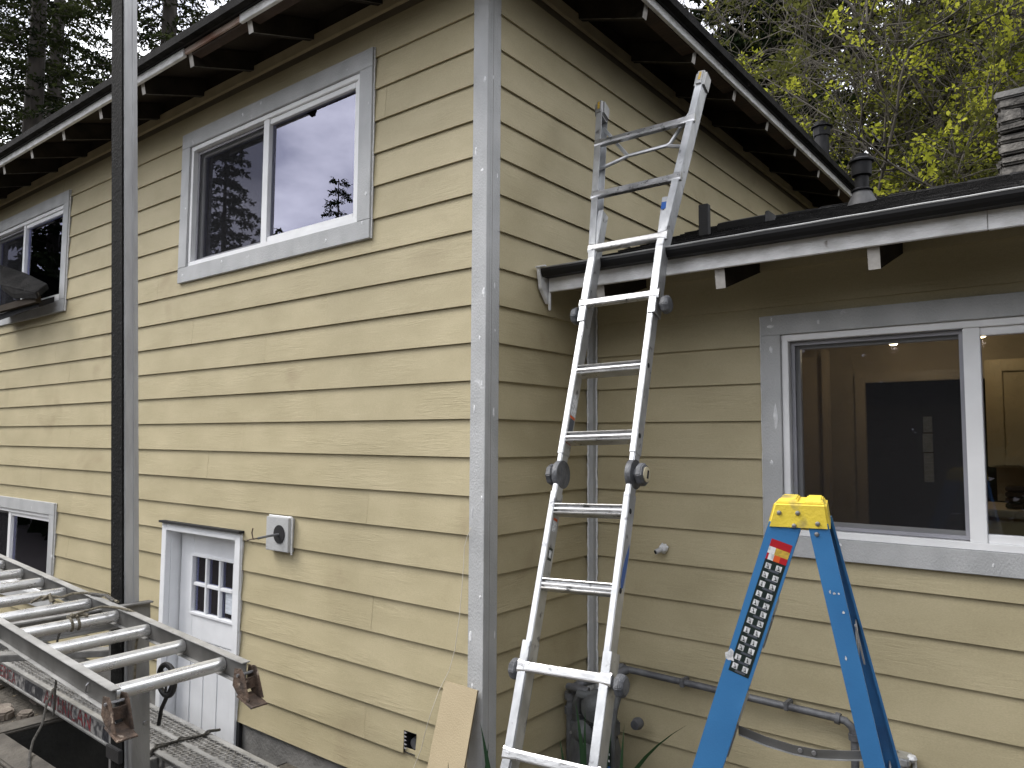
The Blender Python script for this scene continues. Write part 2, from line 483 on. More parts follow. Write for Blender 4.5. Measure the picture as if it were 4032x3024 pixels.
class MB:
    def __init__(s):
        s.v, s.f, s.mi = [], [], []

    def add(s, v, f, mi=0):
        n = len(s.v)
        s.v += [tuple(x) for x in v]
        s.f += [tuple(i+n for i in q) for q in f]
        s.mi += [mi]*len(f)
        return s

    def box(s, x0, x1, y0, y1, z0, z1, mi=0):
        return s.add(box_v(((x0+x1)/2, (y0+y1)/2, (z0+z1)/2), XYZ, ((x1-x0)/2, (y1-y0)/2, (z1-z0)/2)), BOXF, mi)

    def obox(s, c, ax, h, mi=0):
        return s.add(box_v(c, ax, h), BOXF, mi)

    def tube(s, pts, r, seg=8, mi=0, cap=True, r2=None):
        pts = [Vector(p) for p in pts]
        n = len(pts)
        v, f = [], []
        ref = None
        for i, p in enumerate(pts):
            d = (pts[min(i+1, n-1)]-pts[max(i-1, 0)]).normalized()
            if ref is None:
                ref = d.orthogonal().normalized()
            ref = (ref-d*ref.dot(d)).normalized()
            b = d.cross(ref)
            rr = r if r2 is None else r+(r2-r)*i/(n-1)
            for k in range(seg):
                a = 2*math.pi*k/seg
                v.append(p+ref*math.cos(a)*rr+b*math.sin(a)*rr)
        for i in range(n-1):
            for k in range(seg):
                f.append((i*seg+k, i*seg+(k+1) % seg, (i+1)*seg+(k+1) % seg, (i+1)*seg+k))
        if cap:
            f.append(tuple(range(seg-1, -1, -1)))
            f.append(tuple((n-1)*seg+k for k in range(seg)))
        return s.add(v, f, mi)

    def lathe(s, c, prof, seg=16, axis=(0, 0, 1), mi=0):
        """prof: list of (radius, height along axis)"""
        ax = Vector(axis).normalized()
        a = ax.orthogonal().normalized()
        b = ax.cross(a)
        c = Vector(c)
        v, f = [], []
        for r, h in prof:
            for k in range(seg):
                t = 2*math.pi*k/seg
                v.append(c+ax*h+a*math.cos(t)*r+b*math.sin(t)*r)
        for i in range(len(prof)-1):
            for k in range(seg):
                f.append((i*seg+k, i*seg+(k+1) % seg, (i+1)*seg+(k+1) % seg, (i+1)*seg+k))
        f.append(tuple(range(seg-1, -1, -1)))
        f.append(tuple((len(prof)-1)*seg+k for k in range(seg)))
        return s.add(v, f, mi)

    def prism(s, poly, n, mi=0):
        """planar polygon (world points) extruded by vector n"""
        k = len(poly)
        n = Vector(n)
        v = [Vector(p) for p in poly]+[Vector(p)+n for p in poly]
        f = [tuple(range(k-1, -1, -1)), tuple(range(k, 2*k))]
        f += [(i, (i+1) % k, k+(i+1) % k, k+i) for i in range(k)]
        return s.add(v, f, mi)

    def build(s, name, mat, parent=None, smooth=False, bevel=0.0, seg=2):
        me = mesh(name, s.v, s.f, s.mi)
        bm = bmesh.new()
        bm.from_mesh(me)
        bmesh.ops.recalc_face_normals(bm, faces=bm.faces)
        if bevel:
            es = [e for e in bm.edges if e.calc_face_angle(0) > 0.5]
            bmesh.ops.bevel(bm, geom=es, offset=bevel, segments=seg, affect='EDGES', clamp_overlap=True)
        bm.to_mesh(me)
        bm.free()
        o = link(name, me, mat, parent)
        if smooth:
            try:
                me.polygons.foreach_set('use_smooth', [True]*len(me.polygons))
                me.set_sharp_from_angle(angle=R(38))
            except Exception:
                pass
        return o


def bx(name, mat, parent, x0, x1, y0, y1, z0, z1, bevel=0.0):
    return MB().box(x0, x1, y0, y1, z0, z1).build(name, mat, parent, bevel=bevel)


def structure(o):
    o['kind'] = 'structure'
    return o


D = 0.894            # kitchen wall plane
S = 0.178            # clapboard exposure
GZ = -1.9            # ground

# ================================================================== ground and stairwell
PX0, PX1, PY0 = -3.07, -1.45, -0.83
PZ = -2.78
B = 150
g = MB()
v = [(-B, -B, GZ), (B, -B, GZ), (B, B, GZ), (-B, B, GZ), (PX0, PY0, GZ), (PX1, PY0, GZ), (PX1, 0.1, GZ), (PX0, 0.1, GZ)]
g.add(v, [(0, 1, 5, 4), (1, 2, 6, 5), (2, 3, 7, 6), (3, 0, 4, 7)])
gr = link('ground', mesh('ground', g.v, g.f), 'soil')
structure(gr)
pit = MB()
pit.add([(PX0, PY0, PZ), (PX1, PY0, PZ), (PX1, 0.12, PZ), (PX0, 0.12, PZ), (PX0, PY0, GZ+.004), (PX1, PY0, GZ+.004), (PX1, 0.12, GZ+.004), (PX0, 0.12, GZ+.004)],
        [(0, 1, 2, 3), (4, 5, 1, 0), (5, 6, 2, 1), (7, 4, 0, 3)])
structure(link('stairwell', mesh('stairwell', pit.v, pit.f), 'wetconc'))
cb_ = MB()
cb_.box(PX0-.16, PX0, PY0-.16, -.02, GZ, GZ+.03)
cb_.box(PX0, PX1, PY0-.16, PY0, GZ, GZ+.03)
structure(cb_.build('stairwell_kerb', 'kerb', bevel=0.01))

# ================================================================== house
house = thing('house', 'two storey tan clapboard house with grey primed trim and a low kitchen wing', 'house', (0, 0, GZ))


def wall_cut(name, x0, x1, z0, z1, holes, make, mat):
    """sheathing with rectangular holes, made of grid cells; make(u,z)->world"""
    xs = sorted({x0, x1, *[h[0] for h in holes], *[h[1] for h in holes]})
    zs = sorted({z0, z1, *[h[2] for h in holes], *[h[3] for h in holes]})
    xs = [x for x in xs if x0 <= x <= x1]
    zs = [z for z in zs if z0 <= z <= z1]
    m_ = MB()
    for a, b in zip(xs, xs[1:]):
        for c, d in zip(zs, zs[1:]):
            cx, cz = (a+b)/2, (c+d)/2
            if any(h[0] < cx < h[1] and h[2] < cz < h[3] for h in holes):
                continue
            m_.add([make(a, c), make(b, c), make(b, d), make(a, d)], [(0, 1, 2, 3)])
    return link(name, mesh(name, m_.v, m_.f), mat, house)


# outer-trim rectangles (x0,x1,z0,z1) measured on the wall planes
W_BIG = (-2.787, -0.805, 0.964, 2.012)
W_LEFT = (-6.65, -4.666, 0.968, 2.014)
W_LOW = (-6.60, -4.645, -1.52, -0.645)
W_KIT = (0.95, 2.66, -0.615, 0.490)
DOOR = (-2.865, -1.92, -2.80, -0.672)
PLATE = (-1.63, -1.417, -0.737, -0.546)
HOLE = (-0.505, -0.423, -1.597, -1.497)


def shrink(r, d):
    return (r[0]+d, r[1]-d, r[2]+d, r[3]-d)


wL = wall_cut('wall', -7.6, 0, -2.8, 2.3, [shrink(W_BIG, .05), shrink(W_LEFT, .05), shrink(W_LOW, .05), (DOOR[0]+.03, DOOR[1]-.03, -2.79, DOOR[3]-.02), HOLE], lambda u, z: (u, .034, z), 'sheath')
wR = wall_cut('wall', 0.034, 6.0, -2.8, 2.3, [], lambda u, z: (-.034, u, z), 'sheath')
wK = wall_cut('wall', -.03, 4.6, -2.4, 0.9, [shrink(W_KIT, .05)], lambda u, z: (u, D+.034, z), 'sheath')
# closing faces so no daylight leaks in
cl = MB()
cl.add([(-7.6, .04, -2.8), (-7.6, 6, -2.8), (-7.6, 6, 2.35), (-7.6, .04, 2.35)], [(0, 1, 2, 3)])
cl.add([(-7.6, 6, -2.8), (-.04, 6, -2.8), (-.04, 6, 2.35), (-7.6, 6, 2.35)], [(0, 1, 2, 3)])
cl.build('wall', 'tan_trim', house)
ck = MB()
ck.add([(4.6, D+.03, -2.4), (4.6, 4.0, -2.4), (4.6, 4.0, .75), (4.6, 2.2, 1.3), (4.6, D+.03, .85)], [(0, 1, 2, 3, 4)])
ck.add([(-.03, 4.0, -2.4), (4.6, 4.0, -2.4), (4.6, 4.0, .75), (-.03, 4.0, .75)], [(0, 1, 2, 3)])
ck.build('wall', 'tan_trim', house)


def clap(parent, make, u0, u1, z0, z1, i, mat):
    """one board; z0/z1 the exposed range; profile leans: bottom proud, top tucked under the next"""
    zb = i*S

    def yo(z):       # depth of the front face behind the nominal plane
        return 0.0135*(z-zb)/S
    za, zc = z0, z1+(0.02 if z1 > zb+S-.002 else 0)
    th = 0.0085
    jit = random.uniform(-.0006, .0006)
    v_ = []
    for u in (u0, u1):
        v_ += [make(u, za, yo(za)+jit), make(u, zc, yo(zc)+jit), make(u, zc, yo(zc)+th+jit), make(u, za, yo(za)+th+jit)]
    f_ = [(0, 1, 2, 3), (7, 6, 5, 4), (0, 4, 5, 1), (1, 5, 6, 2), (2, 6, 7, 3), (3, 7, 4, 0)]
    me = mesh('clapboard', v_, f_)
    bm = bmesh.new()
    bm.from_mesh(me)
    bmesh.ops.recalc_face_normals(bm, faces=bm.faces)
    bm.to_mesh(me)
    bm.free()
    return link('clapboard', me, mat, parent)


def side_wall(parent, make, U0, U1, i0, i1, holes, mat, joints, zlo=None, zhi=None):
    for i in range(i0, i1+1):
        za, zb = i*S, (i+1)*S
        if zlo is not None:
            za = max(za, zlo)
        if zhi is not None:
            zb = min(zb, zhi)
        if zb-za < .004:
            continue
        hs = [h for h in holes if h[2] < zb-.001 and h[3] > za+.001]
        cuts = sorted({U0, U1, *[min(max(h[0], U0), U1) for h in hs], *[min(max(h[1], U0), U1) for h in hs], *[j for j in joints.get(i, []) if U0 < j < U1]})
        for a, b in zip(cuts, cuts[1:]):
            if b-a < .004:
                continue
            mid = (a+b)/2
            segs = [(za, zb)]
            for h in hs:
                if h[0] < mid < h[1]:
                    nn = []
                    for (p, q) in segs:
                        if h[2] > p+.003:
                            nn.append((p, min(q, h[2])))
                        if h[3] < q-.003:
                            nn.append((max(p, h[3]), q))
                    segs = nn
            for p, q in segs:
                if q-p > .006:
                    ja = .0008 if a in joints.get(i, []) else 0
                    jb = .0008 if b in joints.get(i, []) else 0
                    clap(parent, make, a+ja, b-jb, p, q, i, mat)


rows_L = {i: [] for i in range(-12, 14)}
for i in rows_L:
    x = -random.uniform(.6, 3.2) if i % 3 == 0 else -random.uniform(4.3, 6.2)
    while x > -7.4:
        rows_L[i].append(x)
        x -= 3.66
for i, x in ((0, -1.25), (-1, -1.95), (3, -2.6), (-2, -2.35), (-3, -.8), (2, -1.75), (1, -3.6), (4, -4.4), (5, -3.1)):
    rows_L[i] = [q for q in rows_L[i] if abs(q-x) > 1.2]+[x]
LH = [W_BIG, W_LEFT, W_LOW, (DOOR[0], DOOR[1], -3.0, DOOR[3]), HOLE]
side_wall(wL, lambda u, z, o: (u, o, z), -7.6, -.089, -10, 11, LH, 'siding_x', rows_L, zlo=-1.777, zhi=2.19)
side_wall(wR, lambda u, z, o: (-o, u, z), 0.091, 6.0, -10, 11, [], 'siding_y', {3: [2.1], 6: [2.6]}, zlo=-1.777, zhi=2.19)
rows_K = {i: [random.uniform(2.2, 3.9)] for i in range(-11, 5)}
side_wall(wK, lambda u, z, o: (u, D+o, z), 0.028, 4.6, -10, 4, [W_KIT], 'siding_x', rows_K, zlo=-1.777, zhi=.80)

# foundation below the siding
fd = MB()
fd.box(DOOR[1]+.03, -.01, .022, .2, -2.78, -1.776)
fd.box(-7.6, DOOR[0]-.03, .022, .2, -2.78, -1.776)
fd.box(-.2, -.022, .022, 6, -2.0, -1.776)
fd.box(-.02, 4.6, D+.022, D+.2, -2.0, -1.776)
fd.build('foundation', 'concrete', house)

# frieze boards
bx('frieze_board', 'tan_trim', house, -7.6, -.1, -.012, .012, 2.192, 2.262, .003)
bx('frieze_board', 'tan_trim', house, -.012, .012, .1, 6, 2.192, 2.262, .003)
bx('frieze_board', 'tan_trim', house, .03, 4.6, D-.014, D+.01, .802, .872, .003)

# corner boards: the wall-side board laps the end of the other one
cbL = bx('corner_board', 'primer', house, -.090, .0005, -.008, .016, -1.82, 2.26, .0015)
cbR = bx('corner_board', 'primer', house, -.020, -.0012, .0162, .0915, -1.82, 2.26, .0015)


def smear(parent, face, u, z, w, h, n=12):
    """flattened dab of filler: face 'L' (y-), 'R' (x+), or a y value"""
    pts, c = [], None
    for k in range(n):
        t = 2*math.pi*k/n
        q = 1+random.uniform(-.28, .28)
        pts.append((u+math.cos(t)*w*q, z+math.sin(t)*h*q))

    def P(a, b, d):
        if face == 'R':
            return (-.0025+d, a, b)
        y = -.008 if face == 'L' else face
        return (a, y-d, b)
    v_ = [P(a, b, -.0005) for a, b in pts]+[P(u+(a-u)*.6, z+(b-z)*.6, .0022) for a, b in pts]+[P(u, z, .0026)]
    f_ = [(k, (k+1) % n, n+(k+1) % n, n+k) for k in range(n)]+[(n+k, n+(k+1) % n, 2*n) for k in range(n)]
    o = MB().add(v_, f_).build('filler_dab', 'caulk', parent)
    return o


for u, z, w, h in ((-.018, 1.60, .007, .016), (-.07, 1.26, .008, .02), (-.015, .585, .008, .024), (-.035, .37, .006, .014), (-.02, .16, .006, .016),
                   (-.065, .045, .006, .02), (-.014, -.36, .006, .012), (-.075, -.985, .009, .03), (-.018, -.80, .006, .007), (-.07, -.43, .004, .03), (-.03, 1.16, .01, .01), (-.06, -1.2, .006, .02)):
    smear(cbL, 'L', u, z, w, h)
for u, z, w, h in ((.034, 1.62, .004, .014), (.07, 1.15, .006, .018), (.055, .62, .007, .02), (.06, .41, .007, .009), (.055, .03, .009, .03), (.075, -.98, .006, .025)):
    smear(cbR, 'R', u, z, w, h)

# inner corner post and its caulk beads
bx('corner_board', 'primer', house, .0, .032, D-.034, D+.01, -1.80, .80, .002)


def bead(name, p0, p1, r, mat='caulk', jitter=.0012, n=40):
    p0, p1 = Vector(p0), Vector(p1)
    pts = []
    for k in range(n+1):
        q = p0.lerp(p1, k/n)
        pts.append(q+Vector([random.uniform(-jitter, jitter) for _ in range(3)]))
    return MB().tube(pts, r, 5).build(name, mat, house, smooth=True)


bead('caulk_bead', (.036, D-.004, -1.77), (.036, D-.004, .78), .0055, n=90, jitter=.002)
bead('caulk_bead', (.002, D-.038, -1.77), (.002, D-.038, .62), .0055, n=90, jitter=.002)
bead('caulk_bead', (-.0925, .0, -1.77), (-.0925, .0, 2.18), .002, 'primer', n=60)


# ---------------------------------------------------------------- windows
def window(rect, Y, tw, mull, frame_in=.0, label=None, screen=True, left_open=True, glass='glass', wallcol='inroom', rb=True):
    x0, x1, z0, z1 = rect
    w = MB()
    # the window itself is the frame; trim, sashes and panes are its pieces
    fx0, fx1, fz0, fz1 = x0+tw, x1-tw, z0+tw, z1-tw
    fwid = .030
    ya, yb = Y-.004, Y+.10
    w.box(fx0, fx1, ya, yb, fz0, fz0+fwid)
    w.box(fx0, fx1, ya, yb, fz1-fwid, fz1)
    w.box(fx0, fx0+fwid, ya, yb, fz0+fwid, fz1-fwid)
    w.box(fx1-fwid, fx1, ya, yb, fz0+fwid, fz1-fwid)
    win = w.build('window', 'vinyl', house, bevel=.002)
    # grey primed casing
    yt0, yt1 = Y-.018, Y+.02
    bx('head_casing', 'primer', win, x0, x1, yt0, yt1, z1-tw+.001, z1, .002)
    bx('sill_casing', 'primer', win, x0, x1, yt0, yt1, z0, z0+tw-.001, .002)
    bx('side_casing', 'primer', win, x0, x0+tw-.001, yt0, yt1, z0+tw, z1-tw, .002)
    bx('side_casing', 'primer', win, x1-tw+.001, x1, yt0, yt1, z0+tw, z1-tw, .002)
    m0, m1 = mull
    # fixed right light: its sash sits near the front
    sx0, sx1, sz0, sz1 = m0, fx1-fwid, fz0+fwid, fz1-fwid
    sw = .034
    s_ = MB()
    s_.box(sx0, sx0+(m1-m0), Y+.003, Y+.05, sz0, sz1)
    s_.box(sx1-sw, sx1, Y+.010, Y+.05, sz0, sz1)
    s_.box(sx0+(m1-m0), sx1-sw, Y+.010, Y+.05, sz0, sz0+sw)
    s_.box(sx0+(m1-m0), sx1-sw, Y+.010, Y+.05, sz1-sw, sz1)
    sash = s_.build('sash', 'vinyl', win, bevel=.002)
    pn = bx('pane', glass, win, sx0+(m1-m0)-.004, sx1-sw+.004, Y+.0300, Y+.0340, sz0+sw-.004, sz1-sw+.004)
    # sliding left light, set deeper, with an insect screen in front
    lx0, lx1 = fx0+fwid, m0
    ls = .036
    s2 = MB()
    yl0, yl1 = Y+.055, Y+.085
    s2.box(lx0, lx0+ls, yl0, yl1, sz0, sz1)
    s2.box(lx1-.01, lx1+.03, yl0, yl1, sz0, sz1)
    s2.box(lx0+ls, lx1-.01, yl0, yl1, sz0, sz0+ls)
    s2.box(lx0+ls, lx1-.01, yl0, yl1, sz1-ls, sz1)
    s2.build('sash', 'vinyl', win, bevel=.002)
    bx('pane', glass, win, lx0+ls-.004, lx1-.006, Y+.068, Y+.072, sz0+ls-.004, sz1-ls+.004)
    if screen:
        f = MB()
        q = .016
        f.box(lx0+.004, lx0+.004+q, Y+.030, Y+.042, sz0+.004, sz1-.004)
        f.box(lx1-.002-q, lx1-.002, Y+.030, Y+.042, sz0+.004, sz1-.004)
        f.box(lx0+.004+q, lx1-.002-q, Y+.030, Y+.042, sz0+.004, sz0+.004+q)
        f.box(lx0+.004+q, lx1-.002-q, Y+.030, Y+.042, sz1-.004-q, sz1-.004)
        f.build('screen_frame', 'vinyl_grey', win)
        k = MB()
        k.add([(lx0+.01, Y+.036, sz0+.01), (lx1-.01, Y+.036, sz0+.01), (lx1-.01, Y+.036, sz1-.01), (lx0+.01, Y+.036, sz1-.01)], [(0, 1, 2, 3)])
        k.build('insect_screen', 'screen', win)
    # caulk line where casing meets siding
    for p0, p1 in (((x1+.003, Y-.004, z0), (x1+.003, Y-.004, z1)), ((x0-.003, Y-.004, z0), (x0-.003, Y-.004, z1))):
        b_ = MB()
        pts = [Vector(p0).lerp(Vector(p1), t/30)+Vector((random.uniform(-.001, .001), random.uniform(-.001, .001), 0)) for t in range(31)]
        b_.tube(pts, .0042, 5)
        b_.build('caulk_bead', 'caulk', win, smooth=True)
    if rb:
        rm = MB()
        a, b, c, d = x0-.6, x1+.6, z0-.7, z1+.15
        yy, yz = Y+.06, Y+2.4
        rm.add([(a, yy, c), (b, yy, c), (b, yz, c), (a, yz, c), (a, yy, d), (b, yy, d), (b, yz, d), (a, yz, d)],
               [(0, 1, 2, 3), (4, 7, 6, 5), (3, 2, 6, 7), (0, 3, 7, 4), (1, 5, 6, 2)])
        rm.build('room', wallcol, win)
    return win


winB = window(W_BIG, 0, .105, (-1.835, -1.777), glass='glass_hi')
winL = window(W_LEFT, 0, .105, (-5.70, -5.655), glass='glass')
winS = window(W_LOW, 0, .10, (-5.70, -5.64), glass='glass')
winK = window(W_KIT, D, .093, (1.773, 1.833), glass='glass', rb=False)
for w_, yy in ((winB, 0), (winK, D)):
    r_ = W_BIG if w_ is winB else W_KIT
    for k in range(9):
        e = random.random()
        if e < .35:
            u, z = random.choice((r_[0], r_[1]-.1))+random.uniform(.02, .08), random.uniform(r_[2], r_[3])
        else:
            u, z = random.uniform(r_[0], r_[1]), random.choice((r_[2], r_[3]-.1))+random.uniform(.02, .08)
        smear(w_, yy-.018, u, z, random.uniform(.004, .012), random.uniform(.005, .014))
smear(winK, D-.018, 1.015, .02, .010, .06)
smear(winK, D-.018, 1.00, .44, .018, .008)
smear(winK, D-.018, 1.00, .33, .009, .02)
# curtains inside the low window
for x in (-5.55, -5.28, -4.98):
    c_ = MB()
    n = 14
    pts = [(x+.16*k/n, .35+.02*math.sin(k*1.7)) for k in range(n+1)]
    c_.add([(a, b, -1.5) for a, b in pts]+[(a, b, -.68) for a, b in pts], [(k, k+1, n+2+k, n+1+k) for k in range(n)])
    c_.build('curtain', 'curtain', winS, smooth=True)

# ---------------------------------------------------------------- basement door
dx0, dx1, dz0, dz1 = DOOR
fr_ = MB()
fr_.box(dx0, dx0+.058, -.016, .022, dz0, dz1)
fr_.box(dx1-.058, dx1, -.016, .022, dz0, dz1)
fr_.box(dx0+.058, dx1-.058, -.016, .022, dz1-.046, dz1)
door = fr_.build('door', 'doorwhite', house, bevel=.002)
j = MB()
j.box(dx0+.052, dx0+.066, .022, .16, dz0, dz1-.05)
j.box(dx1-.066, dx1-.052, .022, .16, dz0, dz1-.05)
j.box(dx0+.066, dx1-.066, .022, .16, dz1-.06, dz1-.044)
j.build('jamb', 'doorwhite', door)
bx('drip_cap', 'gap', door, dx0-.012, dx1+.012, -.035, .012, dz1+.002, dz1+.016)
LX0, LX1, LZ1 = dx0+.078, dx1-.068, dz1-.062
yl = .088
px0, px1, pz0, pz1 = -2.625, -2.14, -1.245, -.885
lf = MB()
lf.box(LX0, px0, yl, yl+.04, dz0+.02, LZ1)
lf.box(px1, LX1, yl, yl+.04, dz0+.02, LZ1)
lf.box(px0, px1, yl, yl+.04, pz1, LZ1)
lf.box(px0, px1, yl, yl+.04, -1.42, pz0)
leaf = lf.build('leaf', 'doorwhite', door, bevel=.002)
for a, b in ((px0, -2.465), (-2.465, -2.30), (-2.30, px1)):
    bx('plank', 'doorwhite', door, a+.003, b-.003, yl+.004, yl+.036, dz0+.02, -1.421, .004)
mo = MB()
for k in range(3):
    mo.box(px0-.02, px1+.02, yl-.010, yl+.002, pz0-.02, pz0) if k == 0 else None
mo.box(px0-.02, px1+.02, yl-.010, yl+.002, pz1, pz1+.02)
mo.box(px0-.02, px0, yl-.010, yl+.002, pz0, pz1)
mo.box(px1, px1+.02, yl-.010, yl+.002, pz0, pz1)
mo.build('glazing_bead', 'doorwhite', door, bevel=.003)
cw, rh = (px1-px0)/3, (pz1-pz0)/2
for k in (1, 2):
    bx('muntin', 'doorwhite', door, px0+k*cw-.011, px0+k*cw+.011, yl-.004, yl+.03, pz0, pz1, .003)
for k in range(3):
    bx('muntin', 'doorwhite', door, px0+k*cw+.012, px0+(k+1)*cw-.012, yl-.003, yl+.028, pz0+rh-.011, pz0+rh+.011, .003)
for k in range(3):
    for r_ in range(2):
        bx('pane', 'glass', door, px0+k*cw+.004, px0+(k+1)*cw-.004, yl+.016, yl+.020, pz0+r_*rh+.004, pz0+(r_+1)*rh-.004)
bx('notice', 'paper', door, px1-cw+.055, px1-.004, yl+.012, yl+.0135, pz0+.035, pz0+rh-.014)
bx('weatherstrip', 'gap', door, dx0+.0665, LX0+.002, yl+.01, yl+.03, dz0, LZ1)
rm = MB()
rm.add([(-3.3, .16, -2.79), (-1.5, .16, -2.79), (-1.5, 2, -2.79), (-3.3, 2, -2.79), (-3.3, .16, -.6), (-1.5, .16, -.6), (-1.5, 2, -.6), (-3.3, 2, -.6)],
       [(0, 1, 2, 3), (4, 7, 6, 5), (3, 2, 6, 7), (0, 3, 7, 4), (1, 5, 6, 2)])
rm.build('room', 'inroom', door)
bead('caulk_bead', (dx1+.004, -.004, -1.77), (dx1+.004, -.004, dz1), .0035, n=40)
bx('door_side_gap', 'gap', house, dx1+.001, dx1+.028, -.002, .02, -2.2, -1.779)

# ---------------------------------------------------------------- upper roof (hip) with exposed rafter tails
SL = 0.335
EV, ZB = 0.405, 2.100         # rafter end distance from wall, bottom of rafter at its end
RH = 0.1229


def roof_z(d):                # underside of the deck at distance d outside the wall
    return ZB+RH+SL*(EV-d)


XL, YB = -7.6, 6.0
o_ = 0.45


def hip(name, zofs, mat, parent, e=o_):
    zr = roof_z(-3.0)+zofs
    ze = roof_z(e)+zofs
    v_ = [(XL-e, -e, ze), (e, -e, ze), (e, YB+e, ze), (XL-e, YB+e, ze), (XL+3.0, 3.0, zr), (-3.0, 3.0, zr)]
    m_ = MB().add(v_, [(0, 1, 5, 4), (1, 2, 5), (2, 3, 4, 5), (3, 0, 4)])
    return link(name, mesh(name, m_.v, m_.f), mat, parent)


roof = hip('roof', .062, 'shingle', house, .505)
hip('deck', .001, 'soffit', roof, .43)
# shingle edge thickness
ed = MB()
z0_, z1_ = roof_z(.505)+.018, roof_z(.505)+.0655
ed.box(XL-.505, .507, -.507, -.44, z0_, z1_)
ed.box(.44, .507, -.44, YB+.485, z0_, z1_)
ed.build('shingle_edge', 'shingle', roof)
dr = MB()
dr.box(XL-.44, .465, -.466, -.456, roof_z(.46)+.000, roof_z(.46)+.011)
dr.box(.456, .466, -.45, YB+.44, roof_z(.46)+.000, roof_z(.46)+.011)
dr.build('drip_edge', 'gutter', roof)
fz1 = roof_z(.46)-.001
fz0 = fz1-.048


def fas(a, b, mat, y0, y1, z0):
    bx('fascia', mat, roof, a, b, y0, y1, z0, fz1, .002)


fas(XL-.4, -3.35, 'fascia', -.452, -.430, fz0)
fas(-3.348, -1.985, 'fascia', -.453, -.431, fz0-.001)
fas(-1.983, -1.40, 'peelwood', -.445, -.431, fz0+.012)
fas(-1.398, .452, 'fascia', -.452, -.430, fz0)
bx('fascia', 'fascia', roof, .430, .452, -.43, 1.7, fz0, fz1, .002)
bx('fascia', 'fascia', roof, .431, .4525, 1.702, YB+.4, fz0-.002, fz1, .002)
# bare lookout boards between the rafters behind the fascia
for y in np.arange(.163+.6, 5.6, .602):
    bx('blocking', 'barewood', roof, .35, .428, y+.024, y+.578, fz1-.052, roof_z(.37)-.004)
for k, x in enumerate(np.arange(-1.958+.602*2, -7.4, -.602)):
    if -2.1 < x < -1.2:
        bx('blocking', 'barewood', roof, x+.024, x+.578, -.428, -.37, fz1-.045, roof_z(.37)-.004)


def rafter(parent, kind, t, zoff=0.0, d0=EV, d1=-.12, hgt=RH, w=.021, base=None, mat='rafter', slope=SL, zend=None):
    zend = ZB if zend is None else zend
    pr = []
    # profile in (distance outside wall, z); plumb-cut end slightly raked
    pr.append((d0, zend+.0))
    pr.append((d0+.022, zend+hgt-.004-slope*.022))
    pr.append((d1, zend+hgt-.004+slope*(d0-d1)))
    pr.append((d1, zend+slope*(d0-d1)))
    if kind == 'L':
        poly = [(t-w, -d, z) for d, z in pr]
        n = (2*w, 0, 0)
    elif kind == 'R':
        poly = [(d, t-w, z) for d, z in pr]
        n = (0, 2*w, 0)
    else:
        poly = [(t-w, D-d, z) for d, z in pr]
        n = (2*w, 0, 0)
    rt_ = MB().prism(poly, n).build('rafter_tail', mat, parent, bevel=.002)
    # the sawn end and the lower arris carry the old white paint
    k = .0012
    q = [Vector(poly[0]), Vector(poly[1])]
    out = {'L': Vector((0, -k, 0)), 'R': Vector((k, 0, 0)), 'K': Vector((0, -k, 0))}[kind]
    nn = Vector(n)
    MB().prism([q[0]+out, q[1]+out, q[1]+out+nn, q[0]+out+nn], out).build('painted_end', 'rafterend', rt_)
    if kind != 'K':
        p3, p0 = Vector(poly[3]), Vector(poly[0])
        dn = Vector((0, 0, -.0015))
        near = nn*.8 if kind == 'L' else nn*0
        MB().prism([p0+near+dn, p3+near+dn, p3+near+nn*.22+dn, p0+near+nn*.22+dn], (0, 0, -.0012)).build('worn_arris', 'arris', rt_)
    return rt_


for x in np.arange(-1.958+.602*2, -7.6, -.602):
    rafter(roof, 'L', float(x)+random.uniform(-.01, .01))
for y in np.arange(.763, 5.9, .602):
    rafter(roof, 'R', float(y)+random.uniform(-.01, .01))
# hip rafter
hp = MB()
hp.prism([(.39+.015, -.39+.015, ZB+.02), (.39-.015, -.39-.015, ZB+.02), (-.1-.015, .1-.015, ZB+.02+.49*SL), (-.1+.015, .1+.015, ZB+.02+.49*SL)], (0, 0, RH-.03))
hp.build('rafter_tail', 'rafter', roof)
# blocking between rafters on the wall line
bx('blocking', 'soffit', roof, XL, -.02, .014, .03, 2.25, roof_z(-.014)-.002)
bx('blocking', 'soffit', roof, -.03, -.014, .02, YB, 2.25, roof_z(-.014)-.002)
# ---------------------------------------------------------------- kitchen roof
KS = 0.34
KY0, KZ0 = 0.42, 0.748        # eave edge (top)
RY = 2.22


def kz(y):
    return KZ0+KS*(min(y, 2*RY-y)-KY0)


kr = MB()
kr.add([(.02, KY0, kz(KY0)), (4.9, KY0, kz(KY0)), (4.9, RY, kz(RY)), (.02, RY, kz(RY)), (4.9, 4.3, kz(RY)-KS*(4.3-RY)), (.02, 4.3, kz(RY)-KS*(4.3-RY))],
       [(0, 1, 2, 3), (3, 2, 4, 5)])
kroof = link('roof', mesh('roof', kr.v, kr.f), 'shingle', house)
# shingle courses, every tab a small slab
tb = MB()
yy = KY0+.0
ci = 0
while yy < RY-.02:
    x = .025+(ci % 2)*.08-.05
    while x < 4.85:
        w_ = random.choice((.12, .16, .20, .26))
        lift = random.uniform(.004, .0095)
        a, b = max(x, .022), min(x+w_-.004, 4.88)
        e0 = yy-random.uniform(0, .012)
        e1 = min(yy+.16, RY)
        z0q, z1q = kz(e0), kz(e1)
        tb.add([(a, e0, z0q+.001), (b, e0, z0q+.001), (b, e1, z1q+.001), (a, e1, z1q+.001),
                (a, e0, z0q+lift+.004), (b, e0, z0q+lift+.004), (b, e1, z1q+.0022), (a, e1, z1q+.0022)], BOXF)
        x += w_
    yy += .135
    ci += 1
t_ = link('shingle_courses', mesh('shingle_courses', tb.v, tb.f), 'shingle', kroof)
t_['kind'] = 'stuff'
